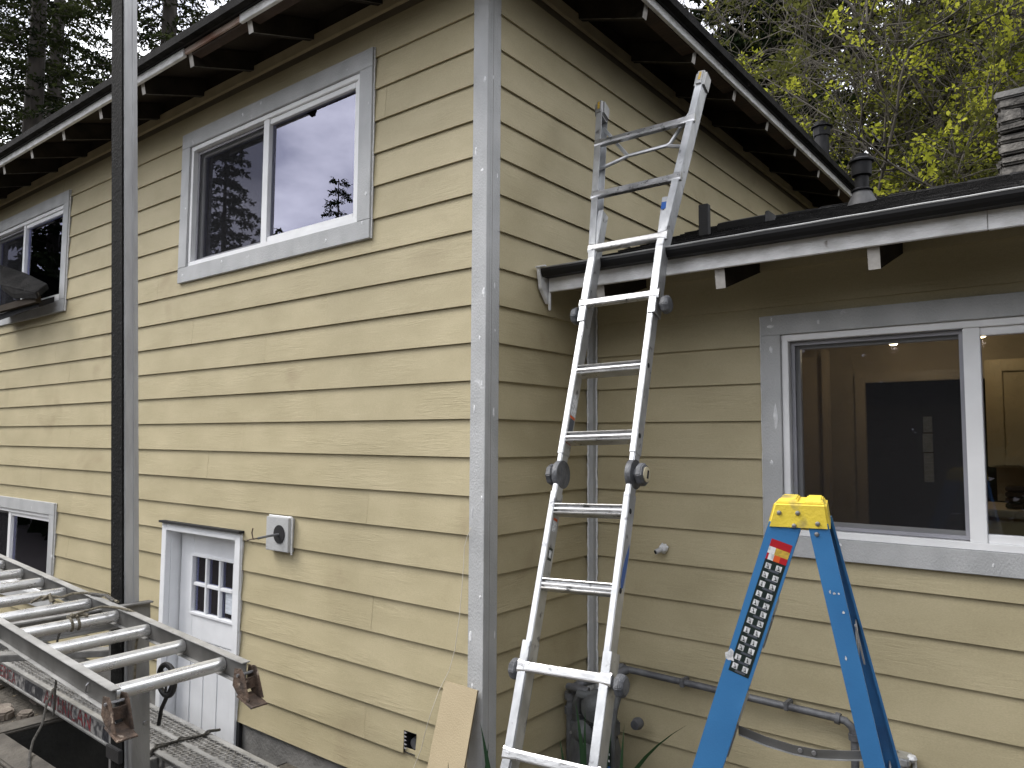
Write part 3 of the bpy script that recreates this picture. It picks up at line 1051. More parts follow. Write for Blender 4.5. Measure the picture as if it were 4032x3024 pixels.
# ridge caps
for k in range(24):
    x = .06+k*.2
    MB().add([(x, RY-.10, kz(RY)-.030), (x+.21, RY-.10, kz(RY)-.034), (x+.21, RY, kz(RY)+.010), (x, RY, kz(RY)+.016), (x, RY+.1, kz(RY)-.03), (x+.21, RY+.1, kz(RY)-.034)],
             [(0, 1, 2, 3), (3, 2, 5, 4)]).build('ridge_shingle', 'shingle', kroof)
# deck, rafters, fascia, gutter
kd = MB()
kd.add([(.02, .46, kz(.46)-.012), (4.9, .46, kz(.46)-.012), (4.9, RY, kz(RY)-.012), (.02, RY, kz(RY)-.012)], [(0, 1, 2, 3)])
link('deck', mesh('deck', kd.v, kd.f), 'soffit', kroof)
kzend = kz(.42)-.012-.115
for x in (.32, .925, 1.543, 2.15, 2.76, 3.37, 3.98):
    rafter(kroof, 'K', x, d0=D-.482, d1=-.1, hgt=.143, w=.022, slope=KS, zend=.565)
bx('fascia', 'fascia', kroof, .035, 1.92, .440, .460, .648, .732, .002)
bx('fascia', 'fascia', kroof, 1.922, 4.9, .4405, .460, .647, .732, .002)
gu = MB()
prof = [(.440, .716), (.392, .716), (.382, .730), (.376, .744), (.376, .758), (.385, .758), (.389, .749), (.396, .736), (.404, .724), (.440, .724)]
gu.prism([(.03, y, z) for y, z in prof], (4.87, 0, 0))
gutter = gu.build('gutter', 'gutter', kroof)
lip = MB()
lip.tube([(x, .3775, .7595+.0006*math.sin(x*23)) for x in np.arange(.03, 4.9, .05)], .0042, 6)
lip.build('gutter_lip', 'alu_dull', gutter, smooth=True)
# open, torn end of the eave against the tall wall
e_ = MB()
e_.prism([(.006, .372, .762), (.006, .392, .66), (.006, .450, .59), (.006, .468, .59), (.006, .468, .762)], (.02, 0, 0))
e_.build('eave_end_board', 'fascia', kroof, bevel=.002)
bx('eave_end_strip', 'caulk', kroof, .004, .066, .366, .378, .762, .770, .002)
bx('eave_end_strip', 'fascia', kroof, .028, .040, .444, .456, .555, .647, .002)
bx('blocking', 'soffit', kroof, .03, 4.6, D+.006, D+.028, .86, kz(D)-.016)
bx('frieze_board', 'tan_trim', house, .03, 4.6, D-.03, D-.015, .838, .90, .003)

# roof jacks and other things standing on the kitchen roof


def roofpipe(x, y, r, h, hood, cone=True, oct_=False, par=None, z=None):
    z = kz(y) if z is None else z
    m_ = MB().lathe((x, y, z-.03), [(r, 0), (r, h)], 18)
    vp = m_.build('vent_pipe', 'ventmetal', par or kroof, smooth=True)
    if cone:
        f_ = MB()
        f_.lathe((x, y, z-.02), [(r*2.3, 0), (r*2.0, .03), (r*1.45, .075), (r*1.25, .09)], 20)
        f_.build('flashing_boot', 'flash', vp, smooth=True)
        MB().lathe((x, y, z+.068), [(r*1.25, 0), (r*1.55, .004), (r*1.55, .010), (r*1.1, .02)], 20).build('storm_collar', 'ventmetal', vp, smooth=True)
    hh = h-.03
    seg = 8 if oct_ else 20
    MB().lathe((x, y, z+hh-.13), [(r*1.02, 0), (r*hood*.80, .008), (r*hood*.84, .075), (r*hood*.84, .082), (r*hood*1.04, .086), (r*hood*1.04, .096), (r*hood*.6, .112), (r*.2, .118)], seg).build('rain_cap', 'ventmetal', vp, smooth=not oct_)
    return vp


roofpipe(1.172, 1.93, .038, .315, 1.75)
roofpipe(.300, 4.3, .062, .50, 1.5, cone=False, oct_=True, par=roof, z=2.30)
pb = MB()
pb.box(.488-.028, .488+.028, 1.31-.02, 1.31+.02, kz(1.31)-.02, kz(1.31)+.178)
pb.build('roof_bracket', 'black', kroof, bevel=.003)
pb = MB()
ax = (Vector((1, 0, 0)), Vector((0, 1, KS)).normalized(), Vector((0, -KS, 1)).normalized())
pb.obox((.56, 1.72, kz(1.72)+.022), ax, (.145, .07, .022))
pb.build('roof_vent', 'black', kroof, bevel=.006)
bx('roof_vent_end', 'flash', kroof, .705, .73, 1.66, 1.78, kz(1.66)+.005, kz(1.72)+.05, .004)

# ---------------------------------------------------------------- chimney of coursed stone
ch = MB()
CX0, CX1, CY0, CY1, CZ1 = 1.735, 2.55, 3.06, 3.7, 2.10
ch.box(CX0+.03, CX1-.03, CY0+.03, CY1-.03, .9, CZ1)
chim = ch.build('chimney', 'mortar', house)


def stone(a, b, z0, z1, face):
    d_ = random.uniform(-.012, .012)
    if face == 'F':
        v_ = box_v(((a+b)/2, CY0+.04+d_, (z0+z1)/2), XYZ, ((b-a)/2, .05, (z1-z0)/2))
    else:
        v_ = box_v((CX0+.04+d_, (a+b)/2, (z0+z1)/2), XYZ, (.05, (b-a)/2, (z1-z0)/2))
    v_ = [q+Vector([random.uniform(-.008, .008) for _ in range(3)]) for q in v_]
    MB().add(v_, BOXF).build('stone', 'stone', chim, bevel=.014, seg=2)


z = 1.15
while z < CZ1:
    hgt = random.uniform(.06, .10)
    for face, u0, u1 in (('F', CX0, CX1), ('S', CY0+.06, CY1)):
        u = u0
        while u < u1-.03:
            l_ = min(random.uniform(.12, .26), u1-u)
            stone(u+.005, u+l_-.005, z+.006, z+hgt-.006, face)
            u += l_
    z += hgt
bx('cap_slab', 'concrete', chim, CX0-.01, CX1+.02, CY0-.01, CY1+.02, z, z+.05, .01)
bx('flue', 'brick', chim, CX0+.16, CX0+.42, CY0+.2, CY0+.46, z+.05, z+.22, .01)

# ---------------------------------------------------------------- kitchen seen through the window
kin = MB()
kx0, kx1, ky0, ky1, kz0, kz1 = .42, 4.4, D+.04, 3.2, -1.7, .64
kin.add([(kx0, ky0, kz0), (kx1, ky0, kz0), (kx1, ky1, kz0), (kx0, ky1, kz0), (kx0, ky0, kz1), (kx1, ky0, kz1), (kx1, ky1, kz1), (kx0, ky1, kz1)],
        [(4, 7, 6, 5), (0, 3, 7, 4), (1, 5, 6, 2), (0, 1, 2, 3)])
# back wall with the doorway
DX0, DX1, DZ = .865, 1.70, .325
kin.add([(kx0, ky1, kz0), (DX0, ky1, kz0), (DX0, ky1, kz1), (kx0, ky1, kz1), (DX1, ky1, kz0), (kx1, ky1, kz0), (kx1, ky1, kz1), (DX1, ky1, kz1), (DX0, ky1, DZ), (DX1, ky1, DZ)],
        [(0, 1, 2, 3), (4, 5, 6, 7), (8, 9, 7, 2)])
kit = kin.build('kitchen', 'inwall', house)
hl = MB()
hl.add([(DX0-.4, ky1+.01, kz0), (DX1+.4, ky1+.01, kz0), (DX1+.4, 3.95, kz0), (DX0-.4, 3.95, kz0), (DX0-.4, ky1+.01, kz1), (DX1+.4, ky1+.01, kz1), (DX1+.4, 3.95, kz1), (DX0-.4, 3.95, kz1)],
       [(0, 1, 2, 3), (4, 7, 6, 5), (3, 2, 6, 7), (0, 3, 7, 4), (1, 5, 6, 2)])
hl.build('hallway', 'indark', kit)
# narrow pale window at the end of the dark hall, shown in two panes
for a, b in ((.10, -.02), (-.03, -.17), (-.18, -.40)):
    bx('hall_window_pane', 'paper', kit, 1.085+random.uniform(0, .02), 1.165, 3.90, 3.92, b, a)
bx('door_casing', 'intrim', kit, DX0-.07, DX0, ky1-.03, ky1, kz0, DZ+.07, .004)
bx('door_casing', 'intrim', kit, DX0, DX1, ky1-.03, ky1, DZ, DZ+.07, .004)
bx('door_casing', 'intrim', kit, DX1, DX1+.07, ky1-.03, ky1, kz0, DZ+.07, .004)
bx('pantry_door', 'intrim', kit, .44, .66, 2.85, 2.89, kz0, .50, .004)
bx('door_casing', 'intrim', kit, .665, .705, 2.82, 2.90, kz0, .54, .004)
# wall cabinet with a framed door
bx('cabinet', 'incab', kit, 1.72, 3.3, 2.05, 2.40, -.225, .34, .004)
for x0, x1 in ((1.745, 2.14), (2.16, 2.55), (2.57, 2.96)):
    m_ = MB()
    t1 = .055
    m_.box(x0, x0+t1, 2.030, 2.048, -.215, .33)
    m_.box(x1-t1, x1, 2.030, 2.048, -.215, .33)
    m_.box(x0+t1, x1-t1, 2.030, 2.048, .275, .33)
    m_.box(x0+t1, x1-t1, 2.030, 2.048, -.215, -.16)
    m_.build('cabinet_door', 'incab', kit, bevel=.003)
bx('backsplash', 'inwall', kit, 1.72, 3.3, 2.41, 2.45, -.42, -.225)
bx('counter', 'intrim', kit, 1.66, 3.4, 1.85, 2.45, -.47, -.43, .006)
bx('base_cabinet', 'incab', kit, 1.70, 3.4, 1.90, 2.45, kz0, -.471)
bk = MB()
for k in range(4):
    bk.box(1.80, 2.02, 1.93+.002*k, 2.10, -.425+.028*k, -.402+.028*k)
bk.build('wicker_basket', 'barewood', kit, bevel=.004)
# lit ceiling lamps
for (x, y, z) in ((1.215, 2.40, .502), (1.748, 1.70, .43)):
    lm = MB().lathe((x, y, z), [(.004, -.012), (.02, -.008), (.026, 0), (.02, .006)], 14).build('ceiling_lamp', 'lamp', kit, smooth=True)
    MB().tube([(x, y, z+.005), (x, y, kz1)], .004, 6).build('lamp_stem', 'intrim', lm)
    pl = bpy.data.lights.new('lamp_light', 'POINT')
    pl.energy = 3.2 if y > 2 else 0.5
    pl.color = (1.0, .78, .52)
    pl.shadow_soft_size = .02
    po = bpy.data.objects.new('lamp_light', pl)
    po.location = (x, y, z-.04)
    COL.objects.link(po)

# ---------------------------------------------------------------- little shingled canopy at the far left
cn = MB()
top = [(-6.074, -.06, 1.551), (-5.325, -.09, 1.363), (-4.749, -.12, 1.189), (-4.648, -.24, 1.077), (-5.145, -.24, 1.134), (-5.464, -.24, 1.248)]
cn.add([*top, *[(a, b+.015, c-.04) for a, b, c in top]], [(0, 1, 2, 3, 4, 5), (11, 10, 9, 8, 7, 6)]+[(k, (k+1) % 6, 6+(k+1) % 6, 6+k) for k in range(6)])
can = cn.build('canopy', 'shingle', house)
bx('canopy_beam', 'soffit', can, -5.9, -4.72, -.21, -.17, 1.02, 1.075)
MB().prism([(-5.9, -.17, 1.0), (-4.76, -.17, 1.04), (-4.80, -.04, 1.10), (-5.9, -.04, 1.10)], (0, 0, -.05)).build('canopy_underside', 'gap', can)  # dark plate stands in for the shaded hollow below the canopy
cs = MB()
for k in range(7):
    for q in range(9):
        a0 = Vector(top[5]).lerp(Vector(top[3]), q/9)
        a1 = Vector(top[5]).lerp(Vector(top[3]), (q+.94)/9)
        b0 = Vector(top[0]).lerp(Vector(top[2]), q/9)
        b1 = Vector(top[0]).lerp(Vector(top[2]), (q+.94)/9)
        f0, f1 = k/7, (k+1.1)/7
        nn = Vector((.2, -.5, .8)).normalized()*random.uniform(.004, .009)
        cs.add([a0.lerp(b0, f0)+nn, a1.lerp(b1, f0)+nn, a1.lerp(b1, min(f1, 1))+nn*.2, a0.lerp(b0, min(f1, 1))+nn*.2], [(0, 1, 2, 3)])
o = cs.build('shingle_courses', 'shingle', can)
o['kind'] = 'stuff'

# ================================================================== things fixed to or leaning on the walls
# unfinished light mounting block with wires
mb_ = thing('mounting_block', 'grey square light mounting block with bare wires poking out beside the white door', 'mounting block', (-1.52, 0, -.64))
x0, x1, z0, z1 = PLATE
bx('plate', 'primer', mb_, x0, x1, -.034, .008, z0, z1, .003)
for a, b in (((x1+.003, -.012, z0-.012), (x1+.003, -.012, z1)), ((x0, -.012, z1+.003), (x1, -.012, z1+.003))):
    MB().tube([Vector(a).lerp(Vector(b), t/12)+Vector((random.uniform(-.001, .001), 0, random.uniform(-.001, .001))) for t in range(13)], .0055, 6).build('caulk_bead', 'caulk', mb_, smooth=True)
MB().lathe((-1.50, -.0345, -.64), [(.052, 0), (.052, .004), (.03, .005)], 20, axis=(0, -1, 0)).build('box_opening', 'gap', mb_)
MB().tube([(-1.50, -.03, -.64), (-1.515, -.09, -.645), (-1.535, -.15, -.655)], .007, 6).build('cable', 'pipe', mb_, smooth=True)
MB().tube([(-1.535, -.15, -.655), (-1.55, -.17, -.655), (-1.57, -.165, -.625), (-1.562, -.165, -.60)], .004, 5).build('wire', 'rust', mb_, smooth=True)
MB().tube([(-1.535, -.15, -.655), (-1.56, -.18, -.66), (-1.585, -.185, -.668)], .004, 5).build('wire', 'rust', mb_, smooth=True)

# hole in the siding with torn lining
ho = thing('vent_opening', 'small square hole cut in the lowest clapboards near the corner', 'wall opening', (HOLE[0], 0, HOLE[2]))
hm = MB()
a, b, c, d = HOLE
hm.add([(a, .004, c), (b, .004, c), (b, .10, c), (a, .10, c), (a, .004, d), (b, .004, d), (b, .10, d), (a, .10, d)], [(0, 1, 2, 3), (4, 7, 6, 5), (3, 2, 6, 7), (0, 3, 7, 4), (1, 5, 6, 2)])
hm.build('lining', 'gap', ho)
MB().lathe((a+.046, .03, c+.04), [(.026, 0), (.03, .02), (.02, .05)], 10, axis=(0, 1, 0)).build('duct', 'pipe', ho)
for k in range(5):
    z = c+.012+k*.018
    MB().add([(a+.001, .006, z), (a+.012+random.uniform(0, .008), .01, z+.004), (a+.001, .006, z+.012)], [(0, 1, 2)]).build('torn_edge', 'tagwhite', ho)

# pipe stub on the kitchen wall
nb = thing('pipe_stub', 'short white caulked pipe stub on the tan wall between the two ladders', 'pipe', (.428, D, -.642))
MB().lathe((.432, D, -.640), [(.022, 0), (.024, .010), (.019, .024), (.012, .03)], 12, axis=(0, -1, 0)).build('caulk_collar', 'caulk', nb, smooth=True)
MB().tube([(.43, D-.02, -.642), (.412, D-.055, -.655)], .013, 10).build('stub', 'tagwhite', nb, smooth=True)
MB().lathe((.4115, D-.0562, -.6552), [(.010, 0), (.010, .001)], 10, axis=(-.42, -.82, -.3)).build('bore', 'gap', nb)
for k in range(7):
    t = random.uniform(0, 6.28)
    smear(nb, D-.004, .432+math.cos(t)*.02, -.64+math.sin(t)*.02, .008, .008, 8)

# gas pipe along the kitchen wall
gp = thing('wall_pipe', 'grey steel pipe running level along the kitchen wall behind the blue stepladder', 'pipe', (.1, D, -1.27))
yp = D-.045
MB().tube([(.16, yp, -1.262), (.6, yp, -1.267), (1.25, yp, -1.275), (1.295, yp, -1.279), (1.320, yp, -1.298), (1.33, yp, -1.33), (1.33, yp, -1.9)], .0165, 12).build('pipe_run', 'pipe', gp, smooth=True)
for p0, p1, r_ in (((1.255, yp, -1.275), (1.275, yp, -1.277), .024), ((1.33, yp, -1.325), (1.33, yp, -1.35), .024), ((1.33, yp, -1.50), (1.33, yp, -1.52), .023), ((.20, yp, -1.263), (.225, yp, -1.263), .024)):
    MB().tube([p0, p1], r_, 12).build('coupling', 'pipe', gp, smooth=True)
for x in (.55, 1.05):
    bx('pipe_clamp', 'pipe', gp, x-.012, x+.012, yp-.019, D+.004, -1.288, -1.250, .004)

# meter box at lower right
ub = thing('utility_box', 'bright metal box with a white caulked corner low on the kitchen wall', 'utility box', (1.45, D, -1.9))
bx('housing', 'alu_dull', ub, 1.405, 1.535, D-.085, D-.002, -1.66, -1.395, .006)
bx('lid', 'alu', ub, 1.395, 1.545, D-.095, D-.001, -1.395, -1.362, .006)
MB().lathe((1.548, D-.05, -1.368), [(.012, -.012), (.02, 0), (.014, .012)], 10).build('caulk_blob', 'caulk', ub, smooth=True)
MB().tube([(1.551, D-.02+random.uniform(-.002, .002), -1.375-.025*k) for k in range(11)], .009, 6).build('caulk_bead', 'caulk', ub, smooth=True)
MB().lathe((1.47, D-.086, -1.42), [(.014, 0), (.016, .006), (.006, .012)], 10, axis=(0, -1, 0)).build('knockout', 'knob', ub)

# loose board leaning at the corner
lb = thing('loose_board', 'plain tan siding board leaning against the wall by the grey corner post', 'board', (-.2, -.25, GZ))
pts = [(-.207, -.032, -1.196), (-.009, -.032, -1.200), (.002, -.235, -1.885), (-.212, -.235, -1.885)]
MB().prism(pts, Vector((.0, .008, -.002))).build('board_face', 'boardface', lb)
p_ = [Vector(q) for q in pts]
MB().add([p_[1]+Vector((.0006, 0, 0)), p_[2]+Vector((.0006, 0, 0)), p_[2]+Vector((.0006, .0082, -.002)), p_[1]+Vector((.0006, .0082, -.002))], [(0, 1, 2, 3)]).build('board_edge', 'boardedge', lb)

# thin string hanging from the corner post
st = thing('string', 'thin pale string hanging from the corner post down across the clapboards', 'string', (-.065, -.03, -.496))
pts = [(-.065, -.022, -.496), (-.090, -.02, -.54), (-.107, -.018, -.585), (-.113, -.016, -.67), (-.120, -.016, -.753), (-.135, -.016, -.90), (-.157, -.02, -1.052), (-.19, -.02, -1.15), (-.225, -.05, -1.240), (-.262, -.06, -1.34), (-.302, -.055, -1.435), (-.35, -.03, -1.53), (-.40, -.03, -1.634), (-.46, -.06, -1.88)]
MB().tube(pts, .0018, 5).build('strand', 'string', st, smooth=True)

# gas meter in the inner corner
gm = thing('gas_meter', 'dark grey gas meter with regulator and pipes in the inside corner behind the ladder', 'gas meter', (.15, .65, GZ))
bd = MB()
bd.lathe((.165, .66, -1.86), [(.05, 0), (.115, .02), (.13, .07), (.13, .24), (.115, .30), (.05, .32)], 22)
bd.build('meter_body', 'meter', gm, smooth=True)
bx('meter_head', 'meter', gm, .06, .27, .58, .74, -1.555, -1.47, .014)
bx('index_window', 'tagwhite', gm, .115, .215, .52, .535, -1.72, -1.66, .003)
MB().lathe((.155, .575, -1.515), [(.03, 0), (.056, .004), (.060, .016), (.035, .024), (.014, .05)], 18, axis=(0, -1, 0)).build('regulator_cover', 'meter', gm, smooth=True)
MB().lathe((.21, .62, -1.40), [(.025, 0), (.075, .012), (.080, .035), (.055, .065), (.025, .085)], 20, axis=(.25, -.8, .5)).build('regulator', 'meter', gm, smooth=True)
MB().tube([(.035, .64, -1.9), (.035, .64, -1.42), (.045, .65, -1.345), (.09, .69, -1.315), (.20, .78, -1.285), (.24, yp, -1.264)], .023, 12).build('riser_pipe', 'pipe', gm, smooth=True)
for z0u in (-1.47, -1.40):
    MB().tube([(.035, .64, z0u), (.035, .64, z0u+.035)], .032, 8).build('union', 'pipe', gm)
MB().tube([(.10, .62, -1.49), (.10, .60, -1.40), (.125, .59, -1.345), (.19, .60, -1.35)], .026, 10).build('elbow', 'meter', gm, smooth=True)
MB().tube([(.035, .62, -1.335), (.09, .60, -1.325), (.16, .61, -1.33)], .02, 10).build('elbow', 'pipe', gm, smooth=True)
MB().tube([(.24, .64, -1.48), (.24, .62, -1.43), (.23, .61, -1.39)], .034, 8).build('union', 'meter', gm)
MB().tube([(.10, .62, -1.475), (.10, .615, -1.44)], .036, 8).build('union', 'meter', gm)
MB().tube([(.285, .62, -1.9), (.285, .62, -1.48), (.285, .64, -1.40), (.27, .70, -1.36)], .02, 10).build('service_pipe', 'meter', gm, smooth=True)
for k in range(6):
    MB().lathe((.080+.034*k, .578, -1.535), [(.008, 0), (.008, .006)], 6, axis=(0, -1, 0)).build('bolt', 'rivet', gm)
MB().lathe((.325, .82, -1.50), [(.026, 0), (.03, .02), (.022, .05)], 16, axis=(0, -1, 0)).build('vent_cap', 'pipe', gm, smooth=True)
bx('warning_tag', 'lblack', gm, .265, .305, .575, .583, -1.66, -1.52, .002)
for k in range(3):
    bx('tag_line', 'lwhite', gm, .27, .30, .5735, .5745, -1.56-.03*k, -1.55-.03*k)
bx('tag_band', 'lblue', gm, .266, .304, .573, .5745, -1.655, -1.64)


# ---------------------------------------------------------------- iris leaves
def iris(name, label, base, blades, group='iris clumps by the wall', mat='iris'):
    t = thing(name, label, 'plant', base, group)
    for (dx, dy, hgt, lean, w_, az) in blades:
        m_ = MB()
        n = 9
        vv = []
        for k in range(n+1):
            s = k/n
            off = lean*s*s
            c = Vector((base[0]+dx+math.cos(az)*off, base[1]+dy+math.sin(az)*off, base[2]+hgt*(s-.25*abs(lean)/max(hgt, .1)*s*s)))
            ww = w_*(1-s**2.2)*(.7+.3*math.sin(s*3))
            sd_ = Vector((.75, .66, 0))
            vv += [c-sd_*ww, c+Vector((.3, -.4, 0))*ww*.25, c+sd_*ww]
        ff = []
        for k in range(n):
            a = 3*k
            ff += [(a, a+1, a+4, a+3), (a+1, a+2, a+5, a+4)]
        m_.add(vv, ff).build('leaf', mat, t, smooth=True)
    return t


iris('iris_plant', 'green iris leaves rising beside the foot of the grey corner post', (.10, -.10, GZ),
     [(-.02, .0, .52, .03, .018, 1.2), (.03, .03, .62, -.07, .02, 0.5), (.07, .05, .50, .04, .018, .3), (-.10, -.12, .46, .02, .016, 2.5), (.02, -.05, .40, .10, .016, .2), (.10, .08, .43, .05, .018, 5.5)])
iris('iris_plant', 'iris leaves arching in front of the gas meter behind the ladder rail', (.28, .40, GZ),
     [(.0, .0, .62, -.05, .016, .5), (.12, .05, .66, .34, .018, .15), (-.10, .0, .42, -.04, .014, .4), (.05, .05, .48, .05, .014, .6), (.16, .02, .54, .03, .012, 1.0), (-.06, .08, .54, .02, .012, 2.0)])
iris('withered_iris_leaf', 'single yellow withered leaf at the bottom beside the ladder foot', (.36, .33, GZ), [(0, 0, .30, .03, .014, .5)], None, 'irisyellow')

# ================================================================== articulated aluminium ladder leaning on the kitchen gutter
LP0 = Vector((0.420, -0.0555, -0.2023))
Lr = Vector((.9952, .092, .032)).normalized()
Lu = Vector((-.063, .365, .929)).normalized()
Lr = (Lr-Lu*Lr.dot(Lu)).normalized()
Ln = Lu.cross(Lr).normalized()           # away from the camera, towards the wall


def LA(a, b, d):
    return LP0+Lr*a+Lu*b+Ln*d


lad = thing('articulated_ladder', 'worn aluminium folding ladder with flared ends leaning on the kitchen gutter', 'ladder', LA(.16, -1.83, .03))
AX = (Lr, Lu, Ln)
RD = .062                                # rail depth
BW = .026                                # rail face width
# (inner) straight rails, two on each side of the hinge
for a0 in (0.002, .326):
    for b0, b1 in ((.055, 1.30), (-1.30, -.105)):
        m_ = MB()
        m_.obox(LA(a0+BW/2, (b0+b1)/2, RD/2), AX, (BW/2, (b1-b0)/2, RD/2))
        rl_ = m_.build('inner_rail', 'alu', lad, bevel=.003)
# outer rails, sleeved over the inner ones, flaring to the ends
SEG = [(.70, 0), (1.02, 0), (1.98, 1)]


def outer(side, sgn):
    b_top = (.69, 1.03, 1.96) if sgn > 0 else (-.70, -1.10, -1.83)
    for (b0, b1, fl0, fl1) in ((b_top[0], b_top[1], 0, 0), (b_top[1], b_top[2], 0, .100 if sgn > 0 else .075)):
        w2 = .017
        ac = (.002+BW/2-.006) if side < 0 else (.326+BW/2+.006)
        p0 = LA(ac+side*fl0, b0, RD/2)
        p1 = LA(ac+side*fl1, b1, RD/2)
        dirv = (p1-p0).normalized()
        sx = (Lr-dirv*Lr.dot(dirv)).normalized()
        h = (p1-p0).length/2+.004
        # channel: front face, back face, outer web
        m_ = MB()
        c = (p0+p1)/2
        m_.obox(c-Ln*(RD/2+.003), (sx, dirv, Ln), (w2, h, .002))
        m_.obox(c+Ln*(RD/2+.003), (sx, dirv, Ln), (w2, h, .002))
        m_.obox(c+sx*side*(w2-.002), (sx, dirv, Ln), (.002, h, RD/2+.001))
        m_.build('outer_rail', 'alu', lad, bevel=.0012)
    return p1, dirv, sx


for sgn in (1, -1):
    for side in (-1, 1):
        p1, dv, sx = outer(side, sgn)
        dv = dv
        m_ = MB()
        m_.obox(p1+dv*.022, (sx, dv, Ln), (.027, .052, RD/2+.013))
        ft = m_.build('end_cap', 'knob' if sgn < 0 else 'alu_dull', lad, bevel=.014, seg=3)
        if sgn > 0:
            MB().obox(p1+dv*.03-Ln*(RD/2+.0136), (sx, dv, Ln), (.006, .024, .0006)).build('paint_mark', 'lyellow', ft)


def rung(b, a0, a1, outer_=False):
    m_ = MB()
    c = LA((a0+a1)/2, b, .030)
    h = (a1-a0)/2
    if outer_:
        # flattened tube welded on the front, ends crimped
        n = 15
        vv, ff = [], []
        for k in range(n+1):
            t = -1+2*k/n
            e = max(0, abs(t)-.72)/.28
            hw, hd = .0175+.006*e, .026-.006*e
            p = LA((a0+a1)/2+t*h, b, .008-.004*e)
            ring = []
            for (sx_, sy_) in ((-1, -.7), (-.6, -1), (.6, -1), (1, -.7), (1, .7), (.6, 1), (-.6, 1), (-1, .7)):
                ring.append(p+Lu*sx_*hw+Ln*sy_*hd*.6)
            vv += ring
        for k in range(n):
            for q in range(8):
                ff.append((k*8+q, k*8+(q+1) % 8, (k+1)*8+(q+1) % 8, (k+1)*8+q))
        ff.append(tuple(range(7, -1, -1)))
        ff.append(tuple(n*8+q for q in range(8)))
        m_.add(vv, ff)
        return m_.build('rung', 'alu_step', lad, bevel=.0015)
    # ribbed channel rung between the inner rails
    prof = [(-.021, .004), (-.017, .002), (-.014, .004), (-.013, .018), (-.009, .018), (-.007, .007), (-.003, .003), (.003, .003), (.007, .007), (.009, .018), (.013, .018), (.014, .004), (.017, .002), (.021, .004),
            (.021, .058), (-.021, .058)]
    poly = [LA(a0, b+u, d) for u, d in prof]
    m_.prism(poly, Lr*(a1-a0))
    return m_.build('rung', 'alu_step', lad)


for b in (.444, .131, -.179, -.479):
    rung(b, .028, .326)
for b, a0, a1 in ((.780, -.012, .372), (1.082, -.016, .376), (1.402, -.05, .408), (1.739, -.083, .442), (-.789, -.012, .372), (-1.085, -.012, .374), (-1.39, -.045, .40), (-1.69, -.075, .43)):
    rung(b, a0, a1, True)
# gusset braces near the flared ends
for sgn in (1, -1):
    e0 = 1.88 if sgn > 0 else -1.78
    m0_ = 1.70 if sgn > 0 else -1.66
    e0, m0_ = (1.88, 1.655) if sgn > 0 else (-1.78, -1.60)
    MB().tube([LA(-.078, e0, .048), LA(.085, m0_, .050), LA(.10, m0_-.005*sgn, .050), LA(.295, m0_, .050), LA(.31, m0_+.01*sgn, .050), LA(.432, e0+.02*sgn, .048)], .0095, 7).build('brace', 'alu', lad, smooth=True)
    for a0, a1 in ((-.06, .09), (.415, .30)):
        MB().tube([LA(a0, m0_-.045*sgn, .05), LA(a1, m0_-.003*sgn, .052)], .0095, 7).build('brace', 'alu', lad, smooth=True)
# hinges
for side, a in ((-1, .002+BW/2), (1, .326+BW/2)):
    hg = MB().lathe(LA(a-.012, -.026, RD/2+.006), [(.058, 0), (.060, .004), (.060, .020), (.058, .024)], 24, axis=Lr).build('hinge_plate', 'knob', lad, smooth=True)
    MB().obox(LA(a, .045, .03), AX, (.011, .05, .027)).build('hinge_arm', 'alu', lad, bevel=.004)
    MB().obox(LA(a, -.095, .03), AX, (.011, .05, .027)).build('hinge_arm', 'alu', lad, bevel=.004)
    kb = MB().lathe(LA(a+side*.012, -.026, RD/2+.006), [(.03, 0), (.03, .012), (.046, .014), (.046, .036), (.038, .042)], 8, axis=Lr*side).build('hinge_knob', 'knob', lad, bevel=.003)
    if side > 0:
        MB().lathe(LA(a+.0542, -.026, RD/2+.006), [(.03, 0), (.03, .004), (.024, .006)], 16, axis=Lr).build('dial', 'knobcream', kb, smooth=True)
        MB().obox(LA(a+.061, -.026, RD/2+.006), AX, (.002, .016, .005)).build('dial_slot', 'gap', kb)
# sliding lock knobs where the outer sections end
for b in (.735, -.80):
    for side, a in ((-1, -.012), (1, .372)):
        MB().lathe(LA(a-side*.004, b, RD/2), [(.022, 0), (.024, .012), (.040, .014), (.042, .034), (.034, .046), (.012, .05)], 8, axis=Lr*side).build('lock_knob', 'knob', lad, bevel=.003)
# rivet holes on the right rail side, stickers and tape
for b in (.444, .131, -.179, -.479):
    MB().lathe(LA(.3522, b, .022), [(.011, 0), (.011, .0012), (.006, .0014)], 12, axis=Lr).build('rung_socket', 'gap', lad)
    MB().lathe(LA(.3522, b-.001, .022), [(.0135, 0), (.0135, .0008)], 12, axis=Lr).build('rung_flange', 'alu', lad)
vv = [LA(.3525, b, d) for b, d in ((-.315, .046), (-.30, .050), (-.335, .056), (-.40, .050), (-.465, .040), (-.475, .022), (-.44, .016), (-.40, .020), (-.36, .030))]
MB().prism(vv, Lr*.0008).build('blue_sticker', 'lblue', lad)
MB().obox(LA(.33+.012, 1.245, -.0045), AX, (.012, .02, .0006)).build('blue_tape', 'lblue', lad)
for b0, b1, d0, d1, mt in ((.33, .235, .012, .052, 'lwhite'), (.232, .222, .012, .052, 'lorange'), (.22, .15, .014, .05, 'lgrey'), (.148, .12, .014, .05, 'lwhite'), (.118, .108, .012, .052, 'lorange'),
                           (-.215, -.225, .014, .045, 'lorange'), (-.228, -.27, .014, .045, 'lwhite'), (-.335, -.385, .016, .046, 'lblack'), (-.345, -.375, .022, .040, 'lwhite')):
    off = .0284 if mt != 'lwhite' else .0288
    MB().prism([LA(off, b0, d0), LA(off, b1, d0), LA(off, b1, d1), LA(off, b0, d1)], Lr*.0005).build('sticker', mt, lad)

